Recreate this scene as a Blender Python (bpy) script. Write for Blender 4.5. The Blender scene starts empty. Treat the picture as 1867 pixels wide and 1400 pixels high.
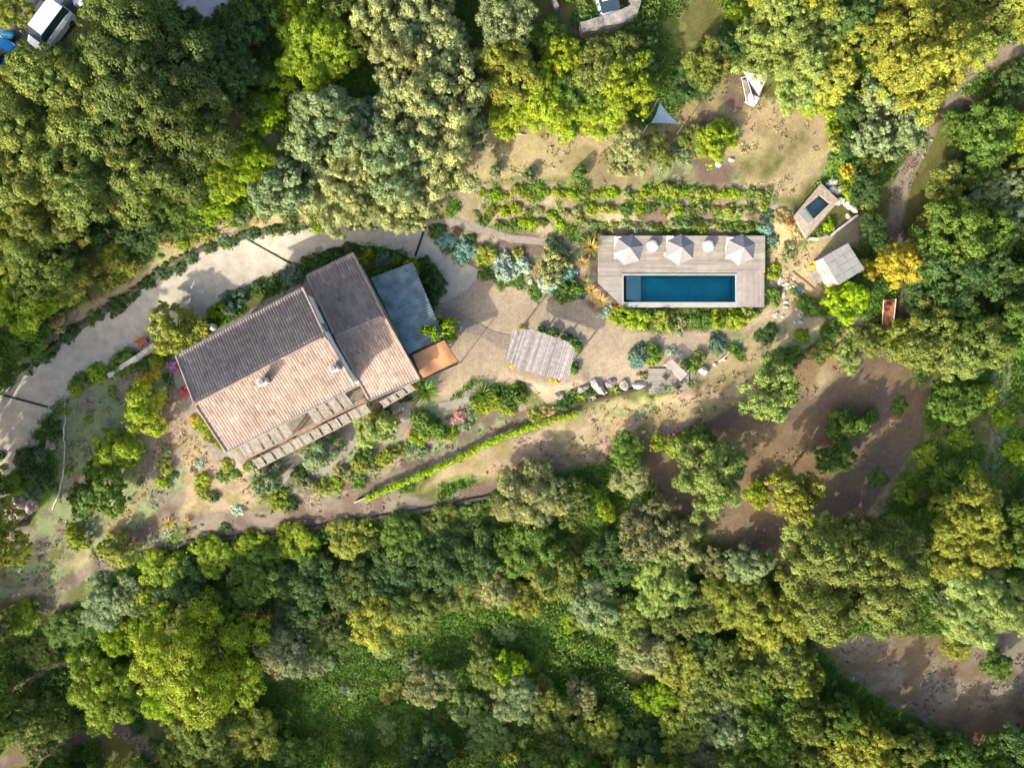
import bpy, math, random
import numpy as np
from mathutils import Vector, geometry as G2

S = bpy.context.scene
COL = S.collection
rnd = random.Random(7)
# ---------------------------------------------------------------- camera, sky, sun, exposure
CAMZ = 62.0
PXM = 0.05                       # metres per photo pixel at z = 0
cd = bpy.data.cameras.new('camera'); cam = bpy.data.objects.new('camera', cd); COL.objects.link(cam)
cam.location = (0, 0, CAMZ); cam.rotation_euler = (0, 0, 0)
cd.sensor_width = 36.0; cd.lens = 36.0 * CAMZ / (1867 * PXM); cd.clip_start = 0.5; cd.clip_end = 3000
S.camera = cam
SUN_EL = math.radians(23.5); SUN_DIR = Vector((-0.60, -0.80, 0)).normalized()   # towards the sun, seen on the ground
w = bpy.data.worlds.new("World"); S.world = w; w.use_nodes = True
nt = w.node_tree; bg = nt.nodes['Background']
sky = nt.nodes.new('ShaderNodeTexSky'); sky.sky_type = 'NISHITA'; sky.sun_disc = False
sky.sun_elevation = SUN_EL; sky.sun_rotation = math.atan2(SUN_DIR.x, SUN_DIR.y)
sky.air_density = 1.0; sky.dust_density = 4.0; sky.ozone_density = 0.4
nt.links.new(sky.outputs[0], bg.inputs[0]); bg.inputs[1].default_value = 0.15
sd = bpy.data.lights.new('sun', 'SUN'); sun = bpy.data.objects.new('sun', sd); COL.objects.link(sun)
sd.energy = 3.2; sd.angle = math.radians(0.5); sd.color = (1.0, 0.90, 0.72)
dv = Vector((SUN_DIR.x * math.cos(SUN_EL), SUN_DIR.y * math.cos(SUN_EL), math.sin(SUN_EL)))
sun.rotation_euler = dv.to_track_quat('Z', 'Y').to_euler(); sun.location = (-60, -80, 60)
S.view_settings.view_transform = 'Standard'; S.view_settings.look = 'None'
S.view_settings.exposure = 1.50; S.view_settings.gamma = 1.0
S.cycles.max_bounces = 6; S.cycles.diffuse_bounces = 3; S.cycles.transparent_max_bounces = 8
S.cycles.caustics_reflective = False; S.cycles.caustics_refractive = False

# ---------------------------------------------------------------- terrain height field
CP = """50 50 3.3|200 20 3.3|360 20 3.3|200 200 3.0|60 300 2.6|300 300 2.6|20 400 2.0|120 480 1.8|300 430 2.0|420 400 2.2|
560 390 2.1|600 300 2.6|600 100 3.4|800 80 3.8|760 250 3.0|700 380 1.9|300 560 0.1|200 610 -0.1|60 640 0.5|100 600 0.9|450 470 0.2|600 440 0.2|740 430 0.2|
50 720 -0.5|10 850 -1.0|880 230 2.8|1000 290 2.5|900 330 2.0|1000 350 2.2|1200 280 2.4|1200 340 2.1|1350 330 2.1|1200 385 1.5|1000 390 1.3|900 390 1.2|900 430 0.6|
1000 430 0.7|1060 470 0.6|1250 480 0.45|1250 570 0.05|1450 240 2.5|1400 360 2.0|1535 480 1.0|1487 385 1.7|1430 470 0.9|1640 350 0.4|1640 450 0.3|1700 300 0.6|
1830 700 -2|1800 500 -1|1800 300 0.3|1860 180 1.5|1780 100 2.5|1860 40 2.6|1600 100 3.2|1400 60 3.8|1250 80 4|1100 50 4|1100 200 3|950 100 3.6|
1000 560 0|900 620 0|1250 620 0|1000 680 0|1225 690 0|1450 600 0|850 700 0|600 650 0|400 700 -0.05|700 560 0|820 500 0|940 480 0.3|
850 760 -0.7|950 740 -0.6|950 800 -1.8|1100 760 -1|800 850 -1.8|700 930 -2.2|900 890 -2.4|500 945 -2|380 960 -2|
600 1000 -4|400 1040 -4|850 960 -4|600 1200 -6|600 1390 -7|1000 1150 -6|1000 1000 -4.4|1300 780 -1.2|1300 700 -0.4|1500 750 -1.3|1650 700 -1.2|1400 1000 -3|1250 900 -2.2|1600 900 -2.2|
1600 1200 -4|1800 1300 -4.6|1750 950 -3|1860 1050 -3.6|100 950 -2|200 870 -1.2|100 1100 -3.6|220 1020 -2.6|100 1350 -7|300 1200 -5.5|1400 1380 -7|1200 1300 -6.8|1400 1200 -5.2|1100 1390 -7.4|
250 780 -0.4|150 750 -0.6|300 880 -0.9|560 860 -0.7|450 880 -0.9|700 790 -0.4|40 930 -1.9|1700 1390 -6|850 1300 -6.8"""
_c = []
for t in CP.replace('\n', '').split('|'):
    a, b, c = t.split(); z = float(c); k = PXM * (CAMZ - z) / CAMZ
    _c.append(((float(a) - 933.5) * k, (700 - float(b)) * k, z))
_c += [(-110, 90, 6), (0, 110, 9), (110, 90, 5), (-110, -90, -9), (0, -110, -11), (110, -90, -9), (-110, 0, -1), (110, 0, -3)]
_c = np.array(_c)
def _phi(r2): return 0.5 * r2 * np.log(r2 + 1e-9)
_n = len(_c)
_K = _phi(((_c[:, None, :2] - _c[None, :, :2]) ** 2).sum(-1)) + np.eye(_n) * 8.0
_Pm = np.hstack([np.ones((_n, 1)), _c[:, :2]])
_A = np.block([[_K, _Pm], [_Pm.T, np.zeros((3, 3))]])
_W = np.linalg.solve(_A, np.concatenate([_c[:, 2], np.zeros(3)]))
def poly_w(pts):                                            # photo polygon -> ground polygon at about z = 0
    return np.array([((a - 933.5) * PXM, (700 - b) * PXM) for a, b in pts])
def sdist(X, Y, poly):                                      # signed distance, inside positive
    X = np.asarray(X, float); Y = np.asarray(Y, float)
    d = np.full(X.shape, 1e9); ins = np.zeros(X.shape, bool); n = len(poly)
    for i in range(n):
        x0, y0 = poly[i]; x1, y1 = poly[(i + 1) % n]
        dx, dy = x1 - x0, y1 - y0; L = dx * dx + dy * dy + 1e-12
        t = np.clip(((X - x0) * dx + (Y - y0) * dy) / L, 0, 1)
        d = np.minimum(d, np.hypot(X - x0 - t * dx, Y - y0 - t * dy))
        c = ((y0 > Y) != (y1 > Y)); xi = x0 + (Y - y0) * dx / (dy if abs(dy) > 1e-12 else 1e-12)
        ins ^= c & (X < xi)
    return np.where(ins, d, -d)
def ldist(X, Y, line):                                      # distance to a polyline
    d = np.full(np.shape(X), 1e9)
    for i in range(len(line) - 1):
        x0, y0 = line[i]; x1, y1 = line[i + 1]; dx, dy = x1 - x0, y1 - y0; L = dx * dx + dy * dy + 1e-12
        t = np.clip(((X - x0) * dx + (Y - y0) * dy) / L, 0, 1)
        d = np.minimum(d, np.hypot(X - x0 - t * dx, Y - y0 - t * dy))
    return d
PADS = [(poly_w([(340, 650), (570, 520), (650, 470), (810, 590), (840, 670), (690, 760), (450, 850)]), 0.0, 1.5),
        (poly_w([(1085, 425), (1400, 425), (1400, 560), (1130, 560), (1085, 520)]), 0.35, 1.5),
        (poly_w([(920, 590), (1050, 600), (1060, 690), (1000, 700), (920, 670)]), 0.0, 1.0),
        (poly_w([(1180, 650), (1260, 650), (1262, 715), (1180, 720)]), 0.0, 1.0),
        (poly_w([(1445, 385), (1497, 330), (1535, 370), (1470, 440)]), 1.45, 1.0),
        (poly_w([(1490, 470), (1546, 440), (1580, 495), (1525, 525)]), 0.95, 1.0),
        (poly_w([(0, 0), (130, 0), (60, 130), (0, 130)]), 3.3, 3.0)]
def H(X, Y):
    X = np.asarray(X, float); Y = np.asarray(Y, float); sh = X.shape
    x = X.ravel(); y = Y.ravel()
    xc = np.clip(x, -120, 120); yc = np.clip(y, -110, 110)
    z = _W[_n] + _W[_n + 1] * xc + _W[_n + 2] * yc
    for i in range(_n):
        z = z + _W[i] * _phi((xc - _c[i, 0]) ** 2 + (yc - _c[i, 1]) ** 2)
    for poly, zz, fe in PADS:
        t = np.clip(1 + sdist(x, y, poly) / fe, 0, 1); t = t * t * (3 - 2 * t)
        z = z * (1 - t) + zz * t
    return z.reshape(sh)
def P(px, py, z):                                           # photo pixel at height z -> ground x, y
    k = PXM * (CAMZ - z) / CAMZ
    return ((px - 933.5) * k, (700 - py) * k)
def PG(px, py, dz=0.0):                                     # photo pixel on the ground (+dz) -> Vector
    z = 0.0
    for _ in range(5):
        x, y = P(px, py, z + dz); z = float(H(x, y))
    return Vector((x, y, z))
def V(px, py, z): return Vector((*P(px, py, z), z))

# ---------------------------------------------------------------- mesh helpers
BASE = {}
class MB:
    def __init__(s): s.v = []; s.f = []; s.c = []; s.smooth = False
    def add(s, vs, fs, col=None):
        o = len(s.v); s.v += [tuple(p) for p in vs]; s.f += [tuple(i + o for i in f) for f in fs]
        if col is not None: s.c += [col] * len(vs)
        return s
    def prism(s, top, th, col=None, down=(0, 0, -1)):       # polygon top (list of 3d) extruded downwards by th
        n = len(top); d = Vector(down) * th
        vs = [Vector(p) for p in top] + [Vector(p) + d for p in top]
        fs = [tuple(range(n)), tuple(range(2 * n - 1, n - 1, -1))] + [(i, i + n, (i + 1) % n + n, (i + 1) % n) for i in range(n)]
        return s.add(vs, fs, col)
    def box(s, c, sz, rz=0.0, col=None):
        ca, sa = math.cos(rz), math.sin(rz); a, b, h = sz[0] / 2, sz[1] / 2, sz[2] / 2
        t = [(c[0] + x * ca - y * sa, c[1] + x * sa + y * ca, c[2] + h) for x, y in ((-a, -b), (a, -b), (a, b), (-a, b))]
        return s.prism(t, sz[2], col)
    def tube(s, pts, rs, n=8, col=None, cap=True):
        if not hasattr(rs, '__len__'): rs = [rs] * len(pts)
        pts = [Vector(p) for p in pts]; vs = []; fs = []
        for i, p in enumerate(pts):
            d = (pts[min(i + 1, len(pts) - 1)] - pts[max(i - 1, 0)]).normalized()
            u = d.orthogonal().normalized() if i == 0 else (u - d * u.dot(d)).normalized()
            w_ = d.cross(u)
            vs += [p + (u * math.cos(2 * math.pi * k / n) + w_ * math.sin(2 * math.pi * k / n)) * rs[i] for k in range(n)]
        for i in range(len(pts) - 1):
            for k in range(n):
                a = i * n + k; b = i * n + (k + 1) % n
                fs.append((a, b, b + n, a + n))
        if cap: fs += [tuple(range(n - 1, -1, -1)), tuple((len(pts) - 1) * n + k for k in range(n))]
        return s.add(vs, fs, col)
    def lathe(s, c, prof, n=20, sc=(1, 1), col=None):       # prof: (radius, z)
        vs = []; fs = []
        for r, z in prof: vs += [(c[0] + r * sc[0] * math.cos(2 * math.pi * k / n), c[1] + r * sc[1] * math.sin(2 * math.pi * k / n), c[2] + z) for k in range(n)]
        for i in range(len(prof) - 1):
            for k in range(n):
                a = i * n + k; b = i * n + (k + 1) % n; fs.append((a, b, b + n, a + n))
        fs += [tuple(range(n - 1, -1, -1)), tuple((len(prof) - 1) * n + k for k in range(n))]
        return s.add(vs, fs, col)
    def rock(s, c, r, seed, sq=0.6, sx=1.0, rz=0.0, col=None):
        q = random.Random(seed); n = 9; m = 6; vs = []; ph = [q.uniform(0, 6) for _ in range(6)]
        ca, sa = math.cos(rz), math.sin(rz)
        for i in range(m):
            th = math.pi * (i + 0.35) / (m - 0.3)
            for k in range(n):
                a = 2 * math.pi * k / n
                rr = r * (1 + 0.16 * math.sin(2 * a + ph[0]) + 0.10 * math.sin(3 * a + ph[1] + th * 2) + 0.10 * math.sin(5 * th + ph[2]) + q.uniform(-.07, .07))
                x, y = rr * math.sin(th) * math.cos(a) * sx, rr * math.sin(th) * math.sin(a)
                vs.append((c[0] + x * ca - y * sa, c[1] + x * sa + y * ca, c[2] + rr * math.cos(th) * sq))
        fs = [(i * n + k, (i + 1) * n + k, (i + 1) * n + (k + 1) % n, i * n + (k + 1) % n) for i in range(m - 1) for k in range(n)]
        fs += [tuple(range(n)), tuple((m - 1) * n + k for k in range(n - 1, -1, -1))]
        return s.add(vs, fs, col)
    def build(s, name, mat, parent=None, base=None, smooth=False):
        if parent is not None: base = BASE[parent.name]
        elif base is None:
            a = np.array(s.v); base = (float(a[:, 0].mean()), float(a[:, 1].mean()), float(a[:, 2].min()))
        me = bpy.data.meshes.new(name); b = Vector(base)
        me.from_pydata([tuple(Vector(p) - b) for p in s.v], [], s.f); me.materials.append(mat)
        if s.c and len(s.c) == len(s.v):
            at = me.color_attributes.new('tint', 'FLOAT_COLOR', 'POINT')
            at.data.foreach_set('color', np.hstack([np.array([(c if hasattr(c, '__len__') else (c, c, c)) for c in s.c], float), np.ones((len(s.c), 1))]).ravel())
        if smooth: me.polygons.foreach_set('use_smooth', [True] * len(me.polygons))
        o = bpy.data.objects.new(name, me); COL.objects.link(o)
        if parent is None: o.location = b
        else: o.parent = parent
        BASE[o.name] = tuple(base)
        return o
def tag(o, label=None, cat=None, group=None, kind=None):
    if label: o['label'] = label
    if cat: o['category'] = cat
    if group: o['group'] = group
    if kind: o['kind'] = kind
    return o
def thing(name, label, cat, loc, group=None):
    o = bpy.data.objects.new(name, None); COL.objects.link(o); o.location = loc; o.empty_display_size = 0.3
    BASE[o.name] = tuple(loc); return tag(o, label, cat, group)
def raw_mesh(name, verts, quads, mat, tint=None, smooth=False):    # numpy: verts (n,3), quads (m,4)
    me = bpy.data.meshes.new(name); nv, nf = len(verts), len(quads)
    me.vertices.add(nv); me.vertices.foreach_set('co', np.asarray(verts, np.float32).ravel())
    k = quads.shape[1]
    me.loops.add(nf * k); me.loops.foreach_set('vertex_index', np.asarray(quads, np.int32).ravel())
    me.polygons.add(nf); me.polygons.foreach_set('loop_start', np.arange(nf, dtype=np.int32) * k)
    me.polygons.foreach_set('loop_total', np.full(nf, k, np.int32))
    if smooth: me.polygons.foreach_set('use_smooth', np.ones(nf, bool))
    if tint is not None:
        at = me.color_attributes.new('tint', 'FLOAT_COLOR', 'POINT')
        at.data.foreach_set('color', np.hstack([tint, np.ones((nv, 1))]).astype(np.float32).ravel())
    me.materials.append(mat); me.update(); me.validate()
    return me

# ---------------------------------------------------------------- materials
def mat(name, col, rough=0.8, scale=3.0, amt=0.25, bump=0.0, col2=None, tint=False, spec=0.3, metal=0.0, stretch=None, fine=True):
    m = bpy.data.materials.new(name); m.use_nodes = True; t = m.node_tree; N = t.nodes; L = t.links
    b = N['Principled BSDF']; b.inputs['Roughness'].default_value = rough; b.inputs['Metallic'].default_value = metal
    b.inputs['Specular IOR Level'].default_value = spec
    tc = N.new('ShaderNodeTexCoord'); mp = N.new('ShaderNodeMapping'); L.new(tc.outputs['Object'], mp.inputs[0])
    if stretch: mp.inputs['Scale'].default_value = stretch
    n1 = N.new('ShaderNodeTexNoise'); n1.inputs['Scale'].default_value = scale; n1.inputs['Detail'].default_value = 6; n1.inputs['Roughness'].default_value = 0.65
    L.new(mp.outputs[0], n1.inputs[0])
    r = N.new('ShaderNodeMapRange'); r.inputs[1].default_value = 0.3; r.inputs[2].default_value = 0.7
    L.new(n1.outputs[0], r.inputs[0])
    mx = N.new('ShaderNodeMix'); mx.data_type = 'RGBA'
    c2 = col2 or tuple(c * (1 - amt * 1.6) for c in col)
    mx.inputs[6].default_value = (*c2, 1); mx.inputs[7].default_value = (*[min(1, c * (1 + amt * .6)) for c in col], 1)
    L.new(r.outputs[0], mx.inputs[0]); out = mx.outputs[2]
    if tint:
        a = N.new('ShaderNodeVertexColor'); a.layer_name = 'tint'
        m2 = N.new('ShaderNodeMix'); m2.data_type = 'RGBA'; m2.blend_type = 'MULTIPLY'; m2.inputs[0].default_value = 1
        L.new(out, m2.inputs[6]); L.new(a.outputs[0], m2.inputs[7]); out = m2.outputs[2]
    L.new(out, b.inputs['Base Color'])
    if bump:
        n2 = N.new('ShaderNodeTexNoise'); n2.inputs['Scale'].default_value = scale * 6; n2.inputs['Detail'].default_value = 4
        L.new(mp.outputs[0], n2.inputs[0])
        bp = N.new('ShaderNodeBump'); bp.inputs['Strength'].default_value = bump; bp.inputs['Distance'].default_value = 0.05
        L.new(n2.outputs[0], bp.inputs['Height']); L.new(bp.outputs[0], b.inputs['Normal'])
    return m
M = {}
M['tile'] = mat('roof_tile', (0.285, 0.228, 0.204), 0.85, 0.6, 0.12, tint=True)
M['plaster'] = mat('plaster', (0.72, 0.70, 0.66), 0.9, 1.2, 0.12, 0.1)
M['deckwood'] = mat('deck_wood', (0.30, 0.27, 0.245), 0.8, 1.2, 0.15, tint=True, stretch=(1, 1, 1))
M['greywood'] = mat('weathered_wood', (0.28, 0.26, 0.25), 0.85, 2.0, 0.3, 0.3, tint=False, stretch=(1, 1, 1))
M['reed'] = mat('reed_panel', (0.36, 0.33, 0.30), 0.9, 5, 0.3, 0.4, tint=True)
M['beam'] = mat('beam_wood', (0.34, 0.22, 0.15), 0.8, 3, 0.25)
M['darkwood'] = mat('dark_wood', (0.06, 0.045, 0.035), 0.8, 3, 0.25)
M['rust'] = mat('rust_plank', (0.33, 0.15, 0.07), 0.85, 4, 0.35, 0.3)
M['stone'] = mat('stone', (0.27, 0.25, 0.235), 0.9, 2.5, 0.3, 0.5, tint=True)
M['palestone'] = mat('pale_stone', (0.48, 0.44, 0.39), 0.9, 2.5, 0.22, 0.5, tint=True)
M['chimney'] = mat('chimney_render', (0.46, 0.43, 0.39), 0.9, 2, 0.25, 0.3)
M['coping'] = mat('pool_coping', (0.34, 0.34, 0.33), 0.8, 2, 0.1)
M['concrete'] = mat('driveway_concrete', (0.36, 0.33, 0.28), 0.9, 1.1, 0.18, 0.25)
M['paving'] = mat('grey_paving', (0.26, 0.27, 0.29), 0.9, 0.8, 0.12, 0.2)
M['fabric'] = mat('canvas', (0.235, 0.225, 0.235), 0.9, 2, 0.05)
M['white'] = mat('white_fabric', (0.62, 0.60, 0.58), 0.85, 3, 0.04)
M['whitepaint'] = mat('white_paint', (0.55, 0.56, 0.58), 0.35, 2, 0.04, spec=0.5)
M['bluepaint'] = mat('blue_paint', (0.01, 0.20, 0.55), 0.3, 2, 0.06, spec=0.5)
M['palebluepaint'] = mat('pale_blue_paint', (0.42, 0.52, 0.60), 0.3, 2, 0.06, spec=0.5)
M['tarp'] = mat('blue_tarp', (0.02, 0.18, 0.34), 0.6, 4, 0.2)
M['glass'] = mat('dark_glass', (0.02, 0.035, 0.05), 0.08, 2, 0.1, spec=0.6)
M['black'] = mat('black_rubber', (0.02, 0.02, 0.022), 0.8, 5, 0.2)
M['metal'] = mat('grey_metal', (0.10, 0.10, 0.11), 0.6, 3, 0.2, metal=0.3)
M['blueroof'] = mat('shade_tinted_sheet', (0.125, 0.190, 0.220), 0.6, 1.1, 0.42, tint=False, stretch=(1, 1, 1))  # blue tint comes from the wing's shade, put into the base colour
M['orange'] = mat('orange_canvas', (0.43, 0.215, 0.105), 0.9, 1.2, 0.12)
M['sail'] = mat('shaded_sail_cloth', (0.06, 0.10, 0.16), 0.85, 2, 0.06)  # cloth darkened to slate blue in its colour, standing in for shade
M['palesail'] = mat('pale_sail_cloth', (0.34, 0.34, 0.42), 0.85, 2, 0.06)
M['terracotta'] = mat('terracotta', (0.30, 0.10, 0.07), 0.85, 4, 0.2)
M['slab'] = mat('grey_roof_slab', (0.225, 0.228, 0.225), 0.9, 1.3, 0.16, 0.3)
M['bark'] = mat('bark', (0.16, 0.12, 0.09), 0.95, 4, 0.35, 0.6)
M['palebark'] = mat('pale_branch', (0.55, 0.48, 0.40), 0.9, 4, 0.2, 0.4)
M['shelf'] = mat('pool_shelf', (0.30, 0.44, 0.48), 0.7, 3, 0.1)
M['poolwall'] = mat('pool_liner', (0.004, 0.36, 0.42), 0.6, 0.22, 0.35, col2=(0.003, 0.20, 0.33))
M['spawall'] = mat('spa_liner', (0.26, 0.32, 0.31), 0.6, 1.0, 0.25)

def water_mat(name, tintc, rough=0.03):
    m = bpy.data.materials.new(name); m.use_nodes = True; t = m.node_tree; N = t.nodes; L = t.links
    N.remove(N['Principled BSDF']); o = N['Material Output']
    tr = N.new('ShaderNodeBsdfTransparent'); tr.inputs[0].default_value = (*tintc, 1)
    gl = N.new('ShaderNodeBsdfGlossy'); gl.inputs['Roughness'].default_value = rough
    fr = N.new('ShaderNodeFresnel'); fr.inputs[0].default_value = 1.33
    ms = N.new('ShaderNodeMixShader'); L.new(fr.outputs[0], ms.inputs[0]); L.new(tr.outputs[0], ms.inputs[1]); L.new(gl.outputs[0], ms.inputs[2])
    n = N.new('ShaderNodeTexNoise'); n.inputs['Scale'].default_value = 5; tc = N.new('ShaderNodeTexCoord'); L.new(tc.outputs['Object'], n.inputs[0])
    bp = N.new('ShaderNodeBump'); bp.inputs['Strength'].default_value = 0.4; bp.inputs['Distance'].default_value = 0.03
    L.new(n.outputs[0], bp.inputs['Height']); L.new(bp.outputs[0], gl.inputs['Normal']); L.new(bp.outputs[0], fr.inputs['Normal'])
    L.new(ms.outputs[0], o.inputs[0]); return m
M['water'] = water_mat('pool_water', (0.75, 0.95, 0.97))
M['spawater'] = water_mat('spa_water', (0.75, 0.88, 0.9))

def leaf_mat(name, transl=0.30, rough=0.65, spec=0.25):
    m = bpy.data.materials.new(name); m.use_nodes = True; t = m.node_tree; N = t.nodes; L = t.links
    b = N['Principled BSDF']; o = N['Material Output']; b.inputs['Roughness'].default_value = rough; b.inputs['Specular IOR Level'].default_value = spec
    oi = N.new('ShaderNodeObjectInfo'); a = N.new('ShaderNodeVertexColor'); a.layer_name = 'tint'
    m1 = N.new('ShaderNodeMix'); m1.data_type = 'RGBA'; m1.blend_type = 'MULTIPLY'; m1.inputs[0].default_value = 1
    L.new(oi.outputs['Color'], m1.inputs[6]); L.new(a.outputs[0], m1.inputs[7])
    tl = N.new('ShaderNodeBsdfTranslucent'); ms = N.new('ShaderNodeMixShader'); ms.inputs[0].default_value = transl
    br = N.new('ShaderNodeMix'); br.data_type = 'RGBA'; br.blend_type = 'MULTIPLY'; br.inputs[0].default_value = 1; br.inputs[7].default_value = (1.5, 1.5, 0.8, 1)
    L.new(m1.outputs[2], br.inputs[6]); L.new(br.outputs[2], tl.inputs[0])
    L.new(m1.outputs[2], b.inputs['Base Color']); L.new(b.outputs[0], ms.inputs[1]); L.new(tl.outputs[0], ms.inputs[2]); L.new(ms.outputs[0], o.inputs[0])
    return m
M['leaf'] = leaf_mat('foliage')
M['blade'] = leaf_mat('blades', 0.35)
# ---------------------------------------------------------------- ground sheet
def axis(lo, hi, step, far):
    a = list(np.arange(lo, hi + 1e-6, step)); s = step
    b = []; x = hi
    while x < far: s *= 1.35; x += s; b.append(x)
    c = []; x = lo; s = step
    while x > -far: s *= 1.35; x -= s; c.append(x)
    return np.array(c[::-1] + a + b)
gx = axis(-52, 52, 0.22, 900); gy = axis(-40, 40, 0.22, 900)
X, Y = np.meshgrid(gx, gy)
Z = H(X, Y)
def vnoise(x, y, s, seed):                                  # smooth value noise, 0..1
    r = np.random.RandomState(seed); g = r.rand(257, 257)
    u = x / s + 100.5; v = y / s + 100.5; i = np.floor(u).astype(int); j = np.floor(v).astype(int)
    fu = u - i; fv = v - j; fu = fu * fu * (3 - 2 * fu); fv = fv * fv * (3 - 2 * fv); i %= 256; j %= 256
    return (g[j, i] * (1 - fu) + g[j, i + 1] * fu) * (1 - fv) + (g[j + 1, i] * (1 - fu) + g[j + 1, i + 1] * fu) * fv
def fbm(x, y, s, seed, o=4): return sum(vnoise(x, y, s / 2 ** k, seed + k) / 2 ** (k + 1) for k in range(o)) / (1 - 0.5 ** o)
# the photo pixel each ground point belongs to (for laying out what grows or lies where)
QX = X * CAMZ / (PXM * (CAMZ - Z)) + 933.5; QY = 700 - Y * CAMZ / (PXM * (CAMZ - Z))
W1 = (fbm(X, Y, 3.5, 3) - .5); W2 = (fbm(X, Y, 3.5, 40) - .5)
CL = dict(grass=(0.075, 0.145, 0.022), lush=(0.09, 0.17, 0.02), dark=(0.055, 0.085, 0.026), tan=(0.43, 0.345, 0.20), dry=(0.30, 0.255, 0.13), straw=(0.43, 0.37, 0.20),
          gravel=(0.45, 0.365, 0.265), soil=(0.20, 0.148, 0.092), earth=(0.26, 0.185, 0.105), grey=(0.27, 0.235, 0.18), greygreen=(0.165, 0.20, 0.10), rosy=(0.41, 0.315, 0.23),
          mulch=(0.17, 0.125, 0.10), track=(0.33, 0.275, 0.21), olive=(0.15, 0.15, 0.05), asphalt=(0.17, 0.17, 0.18))
Cc = np.zeros(X.shape + (3,)); Cc[:] = CL['grass']
pn = fbm(X, Y, 6, 11)[..., None]
Cc[:] = np.where(pn > 0.55, CL['dark'], Cc); Cc[:] = Cc * (1 - np.clip((pn - .5) * 6, 0, 1)) + np.array(CL['olive']) * np.clip((pn - .5) * 6, 0, 1)
far = (np.abs(X) > 60) | (np.abs(Y) > 50)
def zone(cols, pts, fe=25, warp=30, patch=3.0, seed=1, amt=1.0):
    """cols: one or two ground covers mixed in patches; pts: outline; fe: feather in photo px"""
    m = sdist(QX + W1 * warp * 2, QY + W2 * warp * 2, pts)
    m = np.clip(m / fe + 0.5, 0, 1)[..., None] * amt
    c = np.array(CL[cols[0]])
    if len(cols) > 1:
        k = np.clip((fbm(X, Y, patch, seed * 17) - 0.5) * 5 + 0.5, 0, 1)[..., None]
        c = c * (1 - k) + np.array(CL[cols[1]]) * k
    if len(cols) > 2:
        k = np.clip((fbm(X, Y, patch * .7, seed * 29 + 5) - 0.58) * 8 + 0.5, 0, 1)[..., None]
        c = c * (1 - k) + np.array(CL[cols[2]]) * k
    Cc[:] = Cc * (1 - m) + c * m
def stroke(cols, pts, wd, fe=5, warp=8, amt=1.0, seed=3):
    m = np.clip((wd / 2 - ldist(QX + W1 * warp * 2, QY + W2 * warp * 2, pts)) / fe + .5, 0, 1)[..., None] * amt
    c = np.array(CL[cols[0]])
    if len(cols) > 1:
        k = np.clip((fbm(X, Y, 1.6, seed * 13) - 0.5) * 5 + 0.5, 0, 1)[..., None]; c = c * (1 - k) + np.array(CL[cols[1]]) * k
    Cc[:] = Cc * (1 - m) + c * m
zone(['lush', 'grass'], [(380, 180), (520, 150), (560, 300), (470, 420), (300, 400), (280, 370)], 30, 30, 4, 2)
zone(['straw', 'lush', 'tan'], [(330, 290), (450, 190), (520, 260), (460, 330), (380, 330)], 25, 30, 2, 3)
zone(['grass', 'olive'], [(1040, -30), (1380, -30), (1380, 100), (1280, 150), (1180, 60), (1000, 60)], 20, 20, 3, 4)
zone(['lush', 'grass'], [(1310, -30), (1400, -30), (1400, 140), (1340, 120)], 20, 20, 3, 5)
zone(['rosy', 'straw', 'olive'], [(150, 560), (280, 480), (400, 400), (520, 395), (620, 410), (600, 440), (460, 445), (330, 490), (200, 590), (60, 690), (30, 670)], 16, 26, 2.2, 6)
zone(['tan', 'straw', 'dry'], [(840, 300), (880, 232), (950, 225), (1100, 215), (1190, 232), (1240, 205), (1330, 120), (1400, 180), (1500, 180), (1520, 260), (1500, 320), (1420, 360), (1320, 345), (1200, 335), (1000, 330), (845, 330)], 14, 18, 3, 7)
zone(['mulch', 'dry'], [(1200, 280), (1240, 200), (1340, 120), (1390, 190), (1330, 210), (1260, 250)], 14, 18, 2, 8)
zone(['dry', 'mulch', 'greygreen'], [(1020, 295), (1150, 285), (1290, 285), (1370, 300), (1350, 345), (1200, 335), (1040, 330)], 16, 20, 2.5, 9)
zone(['olive', 'dry'], [(1400, 245), (1480, 225), (1480, 275), (1390, 320), (1340, 320)], 24, 24, 2, 10)
stroke(['straw', 'tan'], [(1310, 355), (1400, 345), (1470, 310), (1515, 270)], 26, 10, 14)
zone(['rosy', 'dry', 'grass'], [(780, 360), (850, 335), (1380, 335), (1440, 370), (1480, 430), (1400, 430), (1080, 430), (1050, 445), (820, 400)], 12, 12, 1.6, 11)
zone(['greygreen', 'rosy', 'mulch'], [(775, 400), (1050, 440), (1095, 470), (1085, 520), (1140, 560), (1100, 590), (1020, 560), (950, 530), (870, 505), (840, 470)], 10, 10, 1.8, 12)
zone(['tan', 'rosy', 'straw'], [(1380, 360), (1440, 380), (1480, 440), (1580, 380), (1590, 430), (1500, 470), (1500, 530), (1460, 590), (1400, 600), (1400, 440)], 14, 16, 1.8, 13)
COURTPX = [(800, 545), (872, 505), (960, 525), (1010, 548), (1060, 552), (1110, 582), (1160, 600), (1230, 604), (1330, 600), (1400, 565), (1450, 575), (1560, 580), (1600, 600), (1560, 640), (1350, 650), (1300, 690), (1180, 705), (1050, 700), (1000, 735), (960, 705), (860, 690), (790, 760), (745, 760), (735, 700)]
zone(['gravel'], COURTPX, 5, 8)
COURT = poly_w(COURTPX)
zone(['straw', 'tan', 'greygreen'], [(1290, 640), (1420, 590), (1600, 590), (1700, 600), (1680, 660), (1480, 660), (1300, 700)], 22, 24, 2, 14)
zone(['greygreen', 'greygreen', 'grey'], [(110, 740), (200, 660), (300, 660), (345, 760), (400, 850), (340, 960), (300, 1000), (150, 1000), (90, 1080), (0, 1110), (-40, 1000), (60, 960), (100, 900)], 14, 20, 2.6, 15)
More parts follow.
